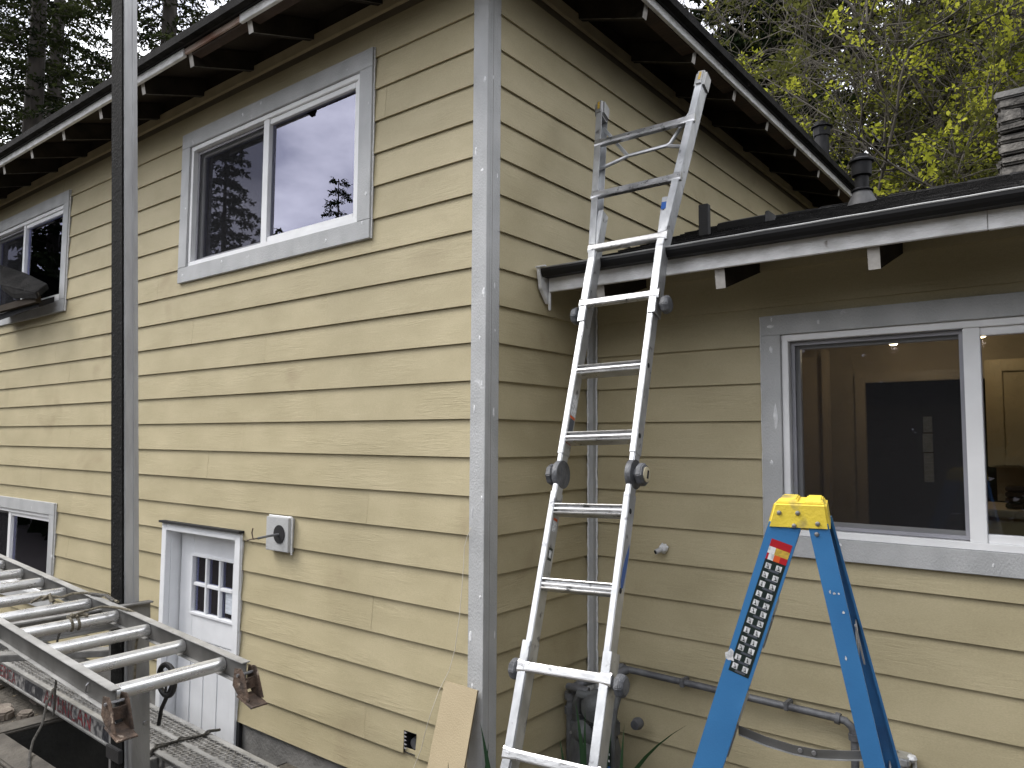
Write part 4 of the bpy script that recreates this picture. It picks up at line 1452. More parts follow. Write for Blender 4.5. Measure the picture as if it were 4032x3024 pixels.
# ================================================================== blue fibreglass stepladder
T0 = Vector((1.603, -.674, -.319))
Tn = Vector((-.261, .965, 0)).normalized()
Th = Vector((.965, .261, 0)).normalized()
Tz = Vector((0, 0, 1))


def TP(a, z, d):
    p = T0+Th*a+Tn*d
    return Vector((p.x, p.y, z))


sl_ = thing('stepladder', 'blue fibreglass stepladder with worn yellow top standing open before the kitchen window', 'stepladder', TP(-.1, GZ, .15))


def fl(z):      # distance to the far frame, wider towards the feet
    return .235+.13*(-.32-z)


def fa_(z):
    return -.0808+.3117*(z+.328)


def fb_(z):
    return .0052+.3256*(z+.3234)-.004


def ra_(z):
    return .024-.2015*(z+.3224)


def rb_(z):
    return .0716-.1977*(z+.32)


def rail(name, fA, fB, zt, zb_, far):
    """C-channel rail: web on the outside, flanges turned in"""
    m_ = MB()
    th, dp = .0045, .030
    n = 6
    for part_ in range(3):
        vv, ff = [], []
        for k in range(n+1):
            z = zt+(zb_-zt)*k/n
            a, b = fA(z), fB(z)
            base = fl(z) if far else -.022*(-.32-z)
            if far and name == 'rear_rail':
                a, b = a+.008+.034*(-.32-z), b+.008+.034*(-.32-z)
            sg = -1 if far else 1
            if part_ == 0:
                q = [(a, 0), (b, 0), (b, th), (a, th)]
            elif part_ == 1:
                q = [(a, th), (a+.006, th), (a+.006, dp), (a, dp)]
            else:
                q = [(b-.006, th), (b, th), (b, dp), (b-.006, dp)]
            vv += [TP(u, z, base+sg*d) for u, d in q]
        for k in range(n):
            for e in range(4):
                ff.append((4*k+e, 4*k+(e+1) % 4, 4*k+4+(e+1) % 4, 4*k+4+e))
        ff += [(3, 2, 1, 0), tuple(4*n+e for e in range(4))]
        m_.add(vv, ff)
    return m_.build(name, 'blue', sl_)


rails = []
for far in (False, True):
    rails.append(rail('front_rail', fa_, fb_, -.300, GZ+.03, far))
    rails.append(rail('rear_rail', ra_, rb_, -.300, GZ+.03, far))
# feet
for far in (False, True):
    for fA, fB in ((fa_, fb_), (ra_, rb_)):
        z = GZ+.02
        d = fl(z) if far else -.022*(-.32-z)
        MB().obox(TP((fA(z)+fB(z))/2, GZ+.025, d+(-.012 if far else .012)), (Th, Tn, Tz), (.045, .022, .024)).build('foot', 'black', sl_, bevel=.004)
# yellow cap
cp = MB()
zb1, zt1 = -.3185, -.2515
lo = [(-.0784, zb1), (.0735, zb1+.001)]
hi = [(-.058, zt1), (.0645, zt1)]
W2 = .235
pts = [TP(-.0784, zb1, -.004), TP(.0735, zb1, -.004), TP(.0735, zb1, W2+.004), TP(-.0784, zb1, W2+.004),
       TP(-.059, zt1, .002), TP(.0645, zt1, .002), TP(.0645, zt1, W2-.002), TP(-.059, zt1, W2-.002)]
cp.add(pts, BOXF)
cap = cp.build('top_cap', 'yellow', sl_, bevel=.006, seg=3)
for a0, a1 in ((-.052, -.002), (.012, .058)):
    MB().add([TP(a0, zt1-.002, .03), TP(a1, zt1-.002, .03), TP(a1, zt1-.002, W2-.02), TP(a0, zt1-.002, W2-.02),
              TP(a0+.004, zt1+.008, .036), TP(a1-.004, zt1+.008, .036), TP(a1-.004, zt1+.008, W2-.026), TP(a0+.004, zt1+.008, W2-.026)], BOXF).build('cap_rib', 'yellow', cap, bevel=.003)
for a, z in ((-.0468, -.2777), (-.0027, -.2767), (-.0117, -.3085), (.0436, -.3011), (.0409, -.3271)):
    dd = -.004-.001 if z > -.32 else 0
    k = (z-zb1)/(zt1-zb1)
    dd = -.0045+.006*max(0, k) if z > -.32 else 0.0
    MB().lathe(TP(a, z, dd), [(.0062, -.002), (.0060, .001), (.0045, .0035), (.0015, .0045)], 14, axis=-Tn).build('rivet', 'rivet', cap, smooth=True)
# steps between the front rails
for z in (-.52, -.80, -1.08, -1.36, -1.64):
    a0, a1 = fa_(z)+.008, fb_(z)-.006
    f0 = -.022*(-.32-z)+.005
    f1 = fl(z)-.005
    m_ = MB()
    m_.obox((TP(a0, z, f0)+TP(a1, z, f1))/2, (Th, Tn, Tz), ((a1-a0)/2, (f1-f0)/2, .002))
    m_.obox((TP(a0, z-.014, f0)+TP(a0+.003, z-.014, f1))/2, (Th, Tn, Tz), (.0015, (f1-f0)/2, .012))
    m_.obox((TP(a1, z-.014, f0)+TP(a1, z-.014, f1))/2, (Th, Tn, Tz), (.0015, (f1-f0)/2, .016))
    sp_ = m_.build('step', 'alu_dull', sl_)
    # gusset strap under the step, seen past the rail edge
    MB().obox(TP(fb_(z-.06)+.004, z-.06, f0+.016), (Th, Tn, (Tz+Th*.3256).normalized()), (.0018, .006, .045)).build('gusset', 'jack', sp_, bevel=.001)
for z in (-.60, -.98, -1.4):
    a = rb_(z)+.002
    m_ = MB()
    m_.obox((TP(a, z, .0)+TP(a, z, fl(z)))/2, (Th, Tn, Tz), (.002, fl(z)/2-.004, .018))
    m_.obox(TP(a+.0035, z+.01, .022), (Th, Tn, (Tz-Th*.2).normalized()), (.002, .012, .045))
    m_.build('rear_brace', 'alu_dull', sl_)
# spreader bars
for far in (False,):
    dd = .026
    m_ = MB()
    pts = [(-.158, -.838), (-.09, -.856), (-.025, -.866), (.03, -.868), (.09, -.861), (.160, -.850)]
    for (a, z), (a2, z2) in zip(pts, pts[1:]):
        m_.add([TP(a, z-.010, dd), TP(a2, z2-.010, dd), TP(a2, z2-.010, dd+.004), TP(a, z-.010, dd+.004), TP(a, z+.010, dd), TP(a2, z2+.010, dd), TP(a2, z2+.010, dd+.004), TP(a, z+.010, dd+.004)], BOXF)
    spd = m_.build('spreader', 'alu_web', sl_)
    m_ = MB()
    for (a, z), (a2, z2) in zip(pts, pts[1:]):
        m_.add([TP(a, z-.0125, dd-.004), TP(a2, z2-.0125, dd-.004), TP(a2, z2-.0125, dd+.004), TP(a, z-.0125, dd+.004), TP(a, z-.0101, dd-.004), TP(a2, z2-.0101, dd-.004), TP(a2, z2-.0101, dd+.004), TP(a, z-.0101, dd+.004)], BOXF)
    m_.build('spreader_flange', 'alu', spd)
    for a, z in ((-.01, -.866), (.022, -.867), (.143, -.852)):
        MB().lathe(TP(a, z, dd), [(.006, 0), (.005, .003)], 10, axis=-Tn).build('rivet', 'rivet', spd)
# warning label on the front rail
LBu = Vector((-.0674+.1787, 0, 0))   # helper only
la0, lz0 = -.0655, -.3425
dirl = Vector(((-.1787+.0674), (-.6784+.3405)))
ll = dirl.length
dirl /= ll
perp = Vector((-dirl.y, dirl.x))
if perp.x < 0:
    perp = -perp
LW = .0515


def LB(s, t, e=.0):
    """s along the label 0..1 downwards, t across 0..1; on the rail's outer face"""
    q = Vector((la0, lz0))+dirl*(s*ll)+perp*(t*LW)
    return TP(q.x, q.y, -.022*(-.32-q.y)-.0006-e)


lab = MB()


def cell(s0, s1, t0, t1, e=.0004):
    return ([LB(s0, t0, e), LB(s0, t1, e), LB(s1, t1, e), LB(s1, t0, e)], [(0, 1, 2, 3)])


lmats = ['lblack', 'lwhite', 'lred', 'lyellow', 'lorange', 'lgrey']
lab.add(*cell(0, 1, 0, 1, 0), 0)
lab.add(*cell(.0, .055, 0, 1), 2)
lab.add(*cell(.055, .105, 0, .33), 1)
lab.add(*cell(.055, .105, .33, 1), 3)
lab.add(*cell(.105, .150, 0, .10), 2)
lab.add(*cell(.105, .150, .10, .36), 1)
lab.add(*cell(.105, .150, .36, .66), 4)
lab.add(*cell(.105, .150, .66, 1), 2)
for k in range(12):
    s0 = .165+k*.0695
    for t0 in (.10, .60):
        sh = .010*random.random()
        lab.add(*cell(s0+sh, s0+.040+sh, t0, t0+.27), 1)
        # pictogram inside the white square
        c1, c2 = t0+.05+random.uniform(0, .04), t0+.13+random.uniform(0, .08)
        lab.add([LB(s0+.006+sh, c1, .0007), LB(s0+.004+sh, c1+.03, .0007), LB(s0+.036+sh, c2+.04, .0007), LB(s0+.036+sh, c2, .0007)], [(0, 1, 2, 3)], 0)
        lab.add([LB(s0+.034+sh, c1-.02, .0007), LB(s0+.022+sh, c2, .0007), LB(s0+.034+sh, c2+.02, .0007)], [(0, 1, 2)], 0)
    lab.add(*cell(s0+.047, s0+.062, .30, .80), 5)
lab_o = link('warning_label', mesh('warning_label', lab.v, lab.f, lab.mi), lmats, rails[0])
# scuffs of white paint on the rails
for a, z, w_, h_ in ((-.172, -.645, .010, .016), (.078, -.468, .003, .0025), (.088, -.468, .002, .0025), (.068, -.465, .002, .004), (.098, -.512, .003, .004), (.10, -.62, .002, .006)):
    n = 9
    v_ = []
    for k in range(n):
        t = 2*math.pi*k/n
        q = 1+random.uniform(-.35, .35)
        v_.append(TP(a+math.cos(t)*w_*q, z+math.sin(t)*h_*q, -.022*(-.32-z)-.0009))
    MB().add(v_, [tuple(range(n))]).build('paint_splash', 'lwhite', rails[0 if a < 0 else 1])

# ================================================================== scaffold: pole, jack, plank and ladder laid flat
PX, PYc = -1.626, -.875       # the pole's front-right corner at about z = 0
lean = Vector((-.055, .0, 1)).normalized()


def pole_pt(z, x, y):
    return Vector((PX+x-.095*z, PYc+y, z))


pole = thing('scaffold_pole', 'tall scaffold pole with black rubber face standing against the left of the wall', 'scaffold pole', (-1.45, -.84, GZ))
zt, zb_ = 3.4, GZ


def pslab(x0, x1, y0, y1, z0, z1):
    vv = [pole_pt(z0, x0, y0), pole_pt(z0, x1, y0), pole_pt(z0, x1, y1), pole_pt(z0, x0, y1), pole_pt(z1, x0, y0), pole_pt(z1, x1, y0), pole_pt(z1, x1, y1), pole_pt(z1, x0, y1)]
    return vv, BOXF


MB().add(*pslab(-.118, 0, .010, .080, zb_, zt)).build('tube', 'polegrey', pole, bevel=.003)
MB().add(*pslab(-.124, -.006, 0.0, .0095, zb_, zt)).build('rubber_face', 'rubber', pole)
MB().add(*pslab(.0005, .004, .052, .058, zb_, zt)).build('seam_rib', 'polegrey', pole)
for k in range(42):
    z = -1.2+k*.105
    for off in (-.095, -.022):
        MB().lathe(pole_pt(z+(.05 if off < -.05 else 0), off, 0), [(.006, -.001), (.006, .0012)], 8, axis=(0, -1, 0)).build('nail_hole', 'gap', pole)

# pump jack on the pole
jk = thing('pump_jack', 'steel pump jack frame with crank clamped round the pole above the platform', 'scaffold jack', (-1.4, -.8, GZ))


def jp(x, y, z):
    return pole_pt(z, x, y)


def jslab(x0, x1, y0, y1, z0, z1, name, mat, bev=.003):
    vv = [jp(x0, y0, z0), jp(x1, y0, z0), jp(x1, y1, z0), jp(x0, y1, z0), jp(x0, y0, z1), jp(x1, y0, z1), jp(x1, y1, z1), jp(x0, y1, z1)]
    return MB().add(vv, BOXF).build(name, mat, jk, bevel=bev)


jslab(.008, .052, .018, .104, GZ, -.98, 'jack_channel', 'jack')
jslab(-.17, -.130, .010, .115, GZ, -1.0, 'jack_channel', 'jack')
jslab(-.128, .007, -.022, -.002, -1.62, -1.56, 'roller_yoke', 'black')
arm = jslab(.008, .022, -.62, .125, -.995, -.895, 'workbench_arm', 'jack')
jslab(.022, .052, -.62, .125, -.903, -.895, 'arm_flange', 'jack', .001)
jslab(.022, .052, -.62, .125, -.995, -.987, 'arm_flange', 'jack', .001)
jslab(-.142, -.128, -.62, .05, -1.03, -.93, 'workbench_arm', 'jack')
jslab(.008, .05, .12, .50, -1.76, -1.70, 'platform_arm', 'jack')
jslab(-.165, -.13, .12, .50, -1.76, -1.70, 'platform_arm', 'jack')
MB().tube([jp(-.23, .10, -1.375), jp(-.04, .10, -1.345)], .020, 12).build('crank_axle', 'chrome', jk, smooth=True)
# crank wheel and treadle rod
wc = Vector((-1.392, -.72, -1.262))
pts = [wc+Vector((math.cos(t)*.075, 0, math.sin(t)*.072)) for t in np.linspace(0, 2*math.pi, 25)]
MB().tube(pts, .013, 8, cap=False).build('crank_wheel', 'black', jk, smooth=True)
MB().lathe(wc, [(.022, -.012), (.022, .012)], 12, axis=(0, -1, 0)).build('wheel_hub', 'jack', jk)
for t in (.4, 2.5, 4.6):
    MB().tube([wc, wc+Vector((math.cos(t)*.07, 0, math.sin(t)*.068))], .006, 6).build('wheel_spoke', 'black', jk)
MB().tube([(-1.30, -.72, -1.225), (-1.335, -.72, -1.27), (-1.47, -.70, -1.42), (-1.49, -.70, -1.50)], .010, 8).build('treadle_rod', 'black', jk, smooth=True)
MB().lathe(jp(-.02, -.028, -1.45), [(.018, 0), (.02, .01), (.012, .02)], 12, axis=(0, -1, 0)).build('pivot_pin', 'rivet', jk)
for k, z in enumerate((-1.15, -1.45, -1.75)):
    MB().lathe(jp(.0525, .08, z), [(.010, 0), (.008, .005)], 8, axis=(1, 0, 0)).build('bolt', 'rivet', jk)

# aluminium work plank
PZt = -1.68
rot = -.034


def WP(s, t, z):
    """s along the plank (m, leftwards negative), t across (0 near edge .. 1 far)"""
    c = Vector((-1.2, -.655, 0))
    d = Vector((math.cos(rot), math.sin(rot), 0))
    n = Vector((-math.sin(rot), math.cos(rot), 0))
    p = c+d*s+n*(t*.292)
    return Vector((p.x, p.y, z))


wp = thing('work_plank', 'long aluminium scaffold plank with perforated tread and red lettering on its side', 'scaffold plank', WP(0, .5, PZt-.1))


def wbox(s0, s1, t0, t1, z0, z1, name, mat, bev=.002, par=None):
    vv = [WP(s0, t0, z0), WP(s1, t0, z0), WP(s1, t1, z0), WP(s0, t1, z0), WP(s0, t0, z1), WP(s1, t0, z1), WP(s1, t1, z1), WP(s0, t1, z1)]
    return MB().add(vv, BOXF).build(name, mat, par or wp, bevel=bev)


s0, s1 = -3.3, 1.3
wbox(s0, s1, .0, 1.0, PZt-.012, PZt-.004, 'tread', 'alu_tread', 0)
side_n = wbox(s0, s1, -.004, .01, PZt-.105, PZt-.012, 'side_rail', 'alu_dull', 0)
wbox(s0, s1, -.03, .075, PZt-.006, PZt+.004, 'edge_lip', 'alu_dull')
wbox(s0, s1, .925, 1.03, PZt-.006, PZt+.004, 'edge_lip', 'alu_dull')
wbox(s0, s1, .455, .545, PZt-.006, PZt+.003, 'centre_rib', 'alu_dull')
wbox(s0, s1, .88, .912, PZt-.0038, PZt-.0030, 'tread_groove', 'gap', 0)
wbox(s0, s1, .99, 1.004, PZt-.105, PZt-.012, 'side_rail', 'alu_dull', 0)
wbox(s0, s1, -.03, .09, PZt-.118, PZt-.105, 'lower_flange', 'alu_dull')
wbox(s0, s1, .91, 1.03, PZt-.118, PZt-.105, 'lower_flange', 'alu_dull')
dm = MB()
for strip in (.12, .585):
    for r_ in range(4):
        t = strip+.035+r_*.088
        ns = int((s1-s0)/.066)
        for k in range(ns):
            s = s0+.02+k*.066+(r_ % 2)*.033
            if s > .95:
                continue
            c = WP(s, t, PZt-.004)
            vv, ff = [], []
            m8 = 8
            for rr, zz in ((.029, 0), (.025, .007), (.0215, .006), (.0205, -.001)):
                for q in range(m8):
                    a = 2*math.pi*q/m8
                    vv.append(c+Vector((math.cos(a)*rr, math.sin(a)*rr*.44, zz)))
            for lv in range(3):
                for q in range(m8):
                    ff.append((lv*m8+q, lv*m8+(q+1) % m8, (lv+1)*m8+(q+1) % m8, (lv+1)*m8+q))
            dm.add(vv, ff, 0)
            dm.add(vv[3*m8:], [tuple(range(m8))], 1)
o = link('tread_dimples', mesh('tread_dimples', dm.v, dm.f, dm.mi), ['alu_tread', 'gap'], wp)
o['kind'] = 'stuff'


def text_on(txt, s, z, size, mat, parent):
    cu = bpy.data.curves.new('lettering', 'FONT')
    cu.body = txt
    cu.size = size
    cu.extrude = 0.0006
    cu.space_character = 1.04
    ob = bpy.data.objects.new('tmp', cu)
    COL.objects.link(ob)
    dg = bpy.context.evaluated_depsgraph_get()
    me = bpy.data.meshes.new_from_object(ob.evaluated_get(dg))
    bpy.data.objects.remove(ob)
    p = WP(s, -.004, z)-Vector((-math.sin(rot), math.cos(rot), 0))*.0014
    d = Vector((math.cos(rot), math.sin(rot), 0))
    n = Vector((-math.sin(rot), math.cos(rot), 0))
    mt = Matrix(((d.x, 0, -n.x, p.x), (d.y, 0, -n.y, p.y), (0, 1, 0, p.z), (0, 0, 0, 1)))
    me.transform(mt)
    me.materials.clear()
    return link('lettering', me, mat, parent)


def wprint(s0_, s1_, z0_, z1_, mat, e=.0008):
    n = Vector((-math.sin(rot), math.cos(rot), 0))
    vv = [WP(s0_, -.004, z0_)-n*e, WP(s1_, -.004, z0_)-n*e, WP(s1_, -.004, z1_)-n*e, WP(s0_, -.004, z1_)-n*e]
    return MB().add(vv, [(0, 1, 2, 3)]).build('printed_band', mat, side_n)


wprint(-3.2, .2, PZt-.100, PZt-.020, 'paint_white', .0004)
wprint(-2.30, -1.98, PZt-.098, PZt-.022, 'paint_dark')
wprint(-1.06, -.45, PZt-.098, PZt-.022, 'paint_dark')
text_on('AMERICA', -2.96, PZt-.096, .112, 'paint_red', side_n)
text_on('AMERICAN', -1.95, PZt-.096, .145, 'paint_red', side_n)
MB().lathe(WP(-2.14, -.004, PZt-.06)-Vector((0, .001, 0)), [(.026, 0), (.026, .0008)], 18, axis=(0, -1, 0)).build('emblem', 'paint_white', side_n)

# rope tied across the plank
rp_ = thing('plank_rope', 'frayed dark rope tied across the perforated plank near the door', 'rope', WP(.2, .5, PZt))
pts = [WP(-.44-.012*math.sin(k*2.3), t, PZt+z) for k, t, z in ((-.05, -.06, -.02), (0, -.03, .009), (.25, .10, .012), (.5, .22, .008), (.8, .36, .010), (1.15, .5, .012), (1.5, .66, .008), (1.9, .82, .009), (2.15, .94, .010), (2.4, 1.02, .016), (2.6, 1.10, .012), (2.9, 1.22, .004))]
MB().tube(pts, .0075, 7).build('strand', 'ropedark', rp_, smooth=True)
pts = [p+Vector((.016*math.sin(k*2.1), .012*math.cos(k*1.7), .006)) for k, p in enumerate(pts[:-1])]
MB().tube(pts, .006, 6).build('strand', 'ropedark', rp_, smooth=True)

# cord hanging over the plank's near edge
hc = thing('hanging_cord', 'dark cord hanging over the near edge of the plank to the ground', 'cord', (-2.5, -.9, GZ))
pts = [(-3.05, -.56, PZt+.012), (-3.0, -.60, PZt+.014), (-2.93, -.64, PZt-.0), (-2.85, -.69, -1.70), (-2.70, -.765, -1.76), (-2.625, -.835, -1.81), (-2.565, -.87, -1.85), (-2.49, -.90, -1.868), (-2.40, -.93, -1.866), (-2.2, -1.05, GZ+.01)]
MB().tube(pts, .0075, 7).build('strand', 'ropedark', hc, smooth=True)

# extension ladder laid flat over the workbench arms
FP = Vector((-.422, -1.428, -.947))
fa, fb, fc = .028, .041, .027
Fd = Vector((-math.cos(fa)*math.cos(fb), math.sin(fa)*math.cos(fb), math.sin(fb))).normalized()
Fs = Fd.cross(Vector((0, 0, 1))).normalized()
Fs = (Fs*math.cos(fc)+Fs.cross(Fd)*math.sin(fc)).normalized()
if Fs.y < 0:
    Fs = -Fs
Fz = Fs.cross(Fd).normalized()
if Fz.z < 0:
    Fz = -Fz
FW_ = .393


def FLp(i, w, h):
    return FP+Fd*i+Fs*w+Fz*h


fl_ = thing('extension_ladder', 'weathered aluminium extension ladder lying flat on the scaffold at lower left', 'ladder', FLp(1.5, .2, 0))
RH_ = .038
for w_, sg in ((-.014, -1), (FW_+.014, 1)):
    m_ = MB()
    i0, i1 = (-.085, 4.3) if sg < 0 else (-.155, 4.3)
    c = FLp((i0+i1)/2, w_, 0)
    hl_ = (i1-i0)/2
    axf = (Fd, Fs, Fz)
    m_.obox(c, axf, (hl_, .0022, RH_-.003))
    rl = m_.build('rail_web', 'alu_web', fl_)
    for hh in (RH_, -RH_):
        q = MB()
        q.obox(FLp((i0+i1)/2, w_+(-.0 if sg < 0 else .0), hh), axf, (hl_, .0165, .0022))
        q.build('rail_flange', 'alu_dull', rl, bevel=.0012)
for k in range(14):
    i = k*.305
    m_ = MB()
    n = 14
    prof = []
    for q in range(n):
        a = 2*math.pi*q/n
        r_ = .0265
        prof.append((math.cos(a)*r_, math.sin(a)*r_*(.93 if math.sin(a) > 0 else 1)))
    vv = [FLp(i+a, -.010, b) for a, b in prof]+[FLp(i+a, FW_+.010, b) for a, b in prof]
    ff = [(q, (q+1) % n, n+(q+1) % n, n+q) for q in range(n)]
    rg = m_.add(vv, ff).build('rung', 'alu_rung', fl_, smooth=True)
    MB().lathe(FLp(i, FW_+.0085, 0), [(.026, 0), (.024, .003)], 16, axis=-Fs).build('rung_collar', 'alu_dull', rg)
# swivel feet
for w_, i0 in ((-.014, -.085), (FW_+.014, -.155)):
    e = FLp(i0, w_, 0)
    fo = MB()
    dn = (-Fz*.93-Fd*.10).normalized()
    fwd = -Fd
    for sgn in (-1, 1):
        poly = [e+Fs*sgn*.026+fwd*a-Fz*b for a, b in ((-.03, -.018), (.015, -.026), (.035, -.008), (.075, .075), (.02, .088), (-.04, .045))]
        fo.prism(poly, Fs*sgn*.003)
    foot = fo.build('foot_bracket', 'rust', fl_, bevel=.001)
    q = MB()
    q.obox(e+fwd*.045-Fz*.083, ((fwd-Fz*.20).normalized(), Fs, (Fz+fwd*.20).normalized()), (.050, .034, .003))
    q.build('foot_pad', 'rust', fl_, bevel=.002)
    MB().tube([e-Fs*.036+fwd*.0, e+Fs*.036+fwd*.0], .006, 8).build('foot_pin', 'rivet', foot)
    MB().obox(e+fwd*.02-Fz*.03, (Fs, fwd, Fz), (.026, .0015, .02)).build('foot_tongue', 'rust', foot)
MB().tube([FLp(.12, -.018, .012), FLp(.12, -.026, .004), FLp(.125, -.026, -.018), FLp(.125, -.018, -.026)], .003, 6).build('rope_hook', 'rivet', fl_, smooth=True)

# rope lashed round a rung and over the far rail
ro = thing('lashing_rope', 'dirty rope lashed round one rung of the flat ladder and over its far rail', 'rope', FLp(.915, .2, .02))
for k, wv_ in enumerate((.205, .232)):
    pts = [FLp(.915+math.cos(t)*.0255, wv_+.012*t/6.28, math.sin(t)*.0255) for t in np.linspace(0, 6.6, 20)]
    MB().tube(pts, .0062, 7).build('wrap', 'rope', ro, smooth=True)
pts = [FLp(.94, .215, .02), FLp(.90, .235, .036), FLp(.93, .25, .030), FLp(.95, .225, .034), FLp(.91, .215, .038), FLp(.92, .27, .045), FLp(.905, .33, .055), FLp(.87, .37, .052), FLp(.80, .405, .047), FLp(.76, .43, .03), FLp(.77, .44, -.03), FLp(.80, .44, -.12), FLp(.80, .44, -.30)]
MB().tube(pts, .0055, 7).build('strand', 'rope', ro, smooth=True)
MB().tube([FLp(.93, .20, .030), FLp(.915, .26, .034), FLp(.90, .275, .03)], .007, 7).build('knot', 'rope', ro, smooth=True)
MB().tube([FLp(.985, .20, -.02), FLp(.995, .19, -.08), FLp(.99, .19, -.2), FLp(.98, .18, -.40)], .005, 6).build('strand', 'ropedark', ro, smooth=True)
r2_ = thing('rail_tie', 'frayed tie knotted from a rung to the far rail of the flat ladder', 'rope', FLp(1.35, .3, .02))
pts = [FLp(1.42, .22, .0), FLp(1.38, .25, .03), FLp(1.33, .28, .035), FLp(1.30, .31, .03), FLp(1.28, .35, .045), FLp(1.25, .395, .045), FLp(1.18, .42, .048), FLp(1.12, .425, .05), FLp(1.02, .43, .046), FLp(.96, .425, .05)]
MB().tube(pts, .006, 7).build('strand', 'rope', r2_, smooth=True)
pts = [FLp(1.36, .25, .02), FLp(1.33, .27, .045), FLp(1.30, .265, .02), FLp(1.34, .29, .01), FLp(1.37, .27, .03)]
MB().tube(pts, .008, 7).build('knot', 'rope', r2_, smooth=True)
pts = [FLp(1.20, .405, .046), FLp(1.10, .43, .052), FLp(1.0, .425, .046)]
MB().tube(pts, .009, 6).build('frayed_end', 'ropedark', r2_, smooth=True)

# loose timber under the ladder at the left
for k, (p0, p1, lab_t) in enumerate((((-2.75, -1.1, -1.32), (-2.2, -.55, -1.30), 'grey timber offcut lying under the far left rungs'),
                                     ((-3.3, -.95, -1.25), (-2.6, -.40, -1.22), 'second grey timber offcut behind the left rungs'))):
    t_ = thing('timber_offcut', lab_t, 'timber', p0, 'timber under the flat ladder')
    p0, p1 = Vector(p0), Vector(p1)
    d_ = (p1-p0).normalized()
    s_ = d_.cross(Vector((0, 0, 1))).normalized()
    MB().obox((p0+p1)/2, (d_, s_, Vector((0, 0, 1))), ((p1-p0).length/2, .045, .018)).build('board', 'jack', t_, bevel=.004)

# flat stones and rubble on the ground at lower left
for k in range(16):
    cx, cy = random.uniform(-4.2, -3.15), random.uniform(-.95, -.2)
    n = random.randint(6, 8)
    r_ = random.uniform(.06, .13)
    poly = []
    for q in range(n):
        a = 2*math.pi*q/n
        rr = r_*random.uniform(.75, 1.15)
        poly.append((cx+math.cos(a)*rr, cy+math.sin(a)*rr*.8, GZ-.01))
    m_ = MB().prism(poly, (0, 0, random.uniform(.03, .07))).build('flagstone', 'flag', None, bevel=.012)
    m_['label'] = 'flat brown stone lying in the rubble by the stairwell kerb'
    m_['category'] = 'stone'
    m_['group'] = 'rubble stones by the stairwell'

# ================================================================== trees


def fast_mesh(name, V, F4=None, F3=None, mi4=None):
    """V (n,3), F4 (m,4) quads and/or F3 (k,3) triangles"""
    me = bpy.data.meshes.new(name)
    n4 = 0 if F4 is None else len(F4)
    n3 = 0 if F3 is None else len(F3)
    me.vertices.add(len(V))
    me.vertices.foreach_set('co', np.asarray(V, np.float32).ravel())
    me.loops.add(n4*4+n3*3)
    li = []
    if n4:
        li.append(np.asarray(F4, np.int32).ravel())
    if n3:
        li.append(np.asarray(F3, np.int32).ravel())
    me.loops.foreach_set('vertex_index', np.concatenate(li))
    me.polygons.add(n4+n3)
    ls = np.concatenate([np.arange(n4)*4, n4*4+np.arange(n3)*3]).astype(np.int32)
    lt = np.concatenate([np.full(n4, 4), np.full(n3, 3)]).astype(np.int32)
    me.polygons.foreach_set('loop_start', ls)
    me.polygons.foreach_set('loop_total', lt)
    if mi4 is not None:
        me.polygons.foreach_set('material_index', np.asarray(mi4, np.int32))
    me.update(calc_edges=True)
    return me


def unit(a):
    return a/np.maximum(np.linalg.norm(a, axis=-1, keepdims=True), 1e-9)


def sticks(P0, P1, r0, r1):
    """many 3-sided sticks"""
    P0, P1 = np.asarray(P0, float), np.asarray(P1, float)
    n = len(P0)
    d = unit(P1-P0)
    ref = np.where(np.abs(d[:, 2:3]) > .9, np.array([[1., 0, 0]]), np.array([[0, 0, 1.]]))
    a = unit(np.cross(d, ref))
    b = np.cross(d, a)
    V = []
    for k in range(3):
        t = 2*math.pi*k/3
        o = a*math.cos(t)+b*math.sin(t)
        V.append(P0+o*np.reshape(r0, (-1, 1)))
    for k in range(3):
        t = 2*math.pi*k/3
        o = a*math.cos(t)+b*math.sin(t)
        V.append(P1+o*np.reshape(r1, (-1, 1)))
    V = np.stack(V, 1).reshape(-1, 3)
    base = np.arange(n)[:, None]*6
    F = np.concatenate([base+np.array([[0, 1, 4, 3]]), base+np.array([[1, 2, 5, 4]]), base+np.array([[2, 0, 3, 5]])])
    return V, F


def blades(P, dirs, L, Wd, rng):
    """leaf-like kites at P pointing along dirs"""
    n = len(P)
    d = unit(dirs)
    r = unit(rng.normal(size=(n, 3)))
    s = unit(np.cross(d, r))
    L = np.reshape(L, (-1, 1))
    Wd = np.reshape(Wd, (-1, 1))
    V = np.stack([P, P+d*L*.5+s*Wd, P+d*L, P+d*L*.5-s*Wd], 1).reshape(-1, 3)
    F = np.arange(n*4).reshape(-1, 4)
    return V, F


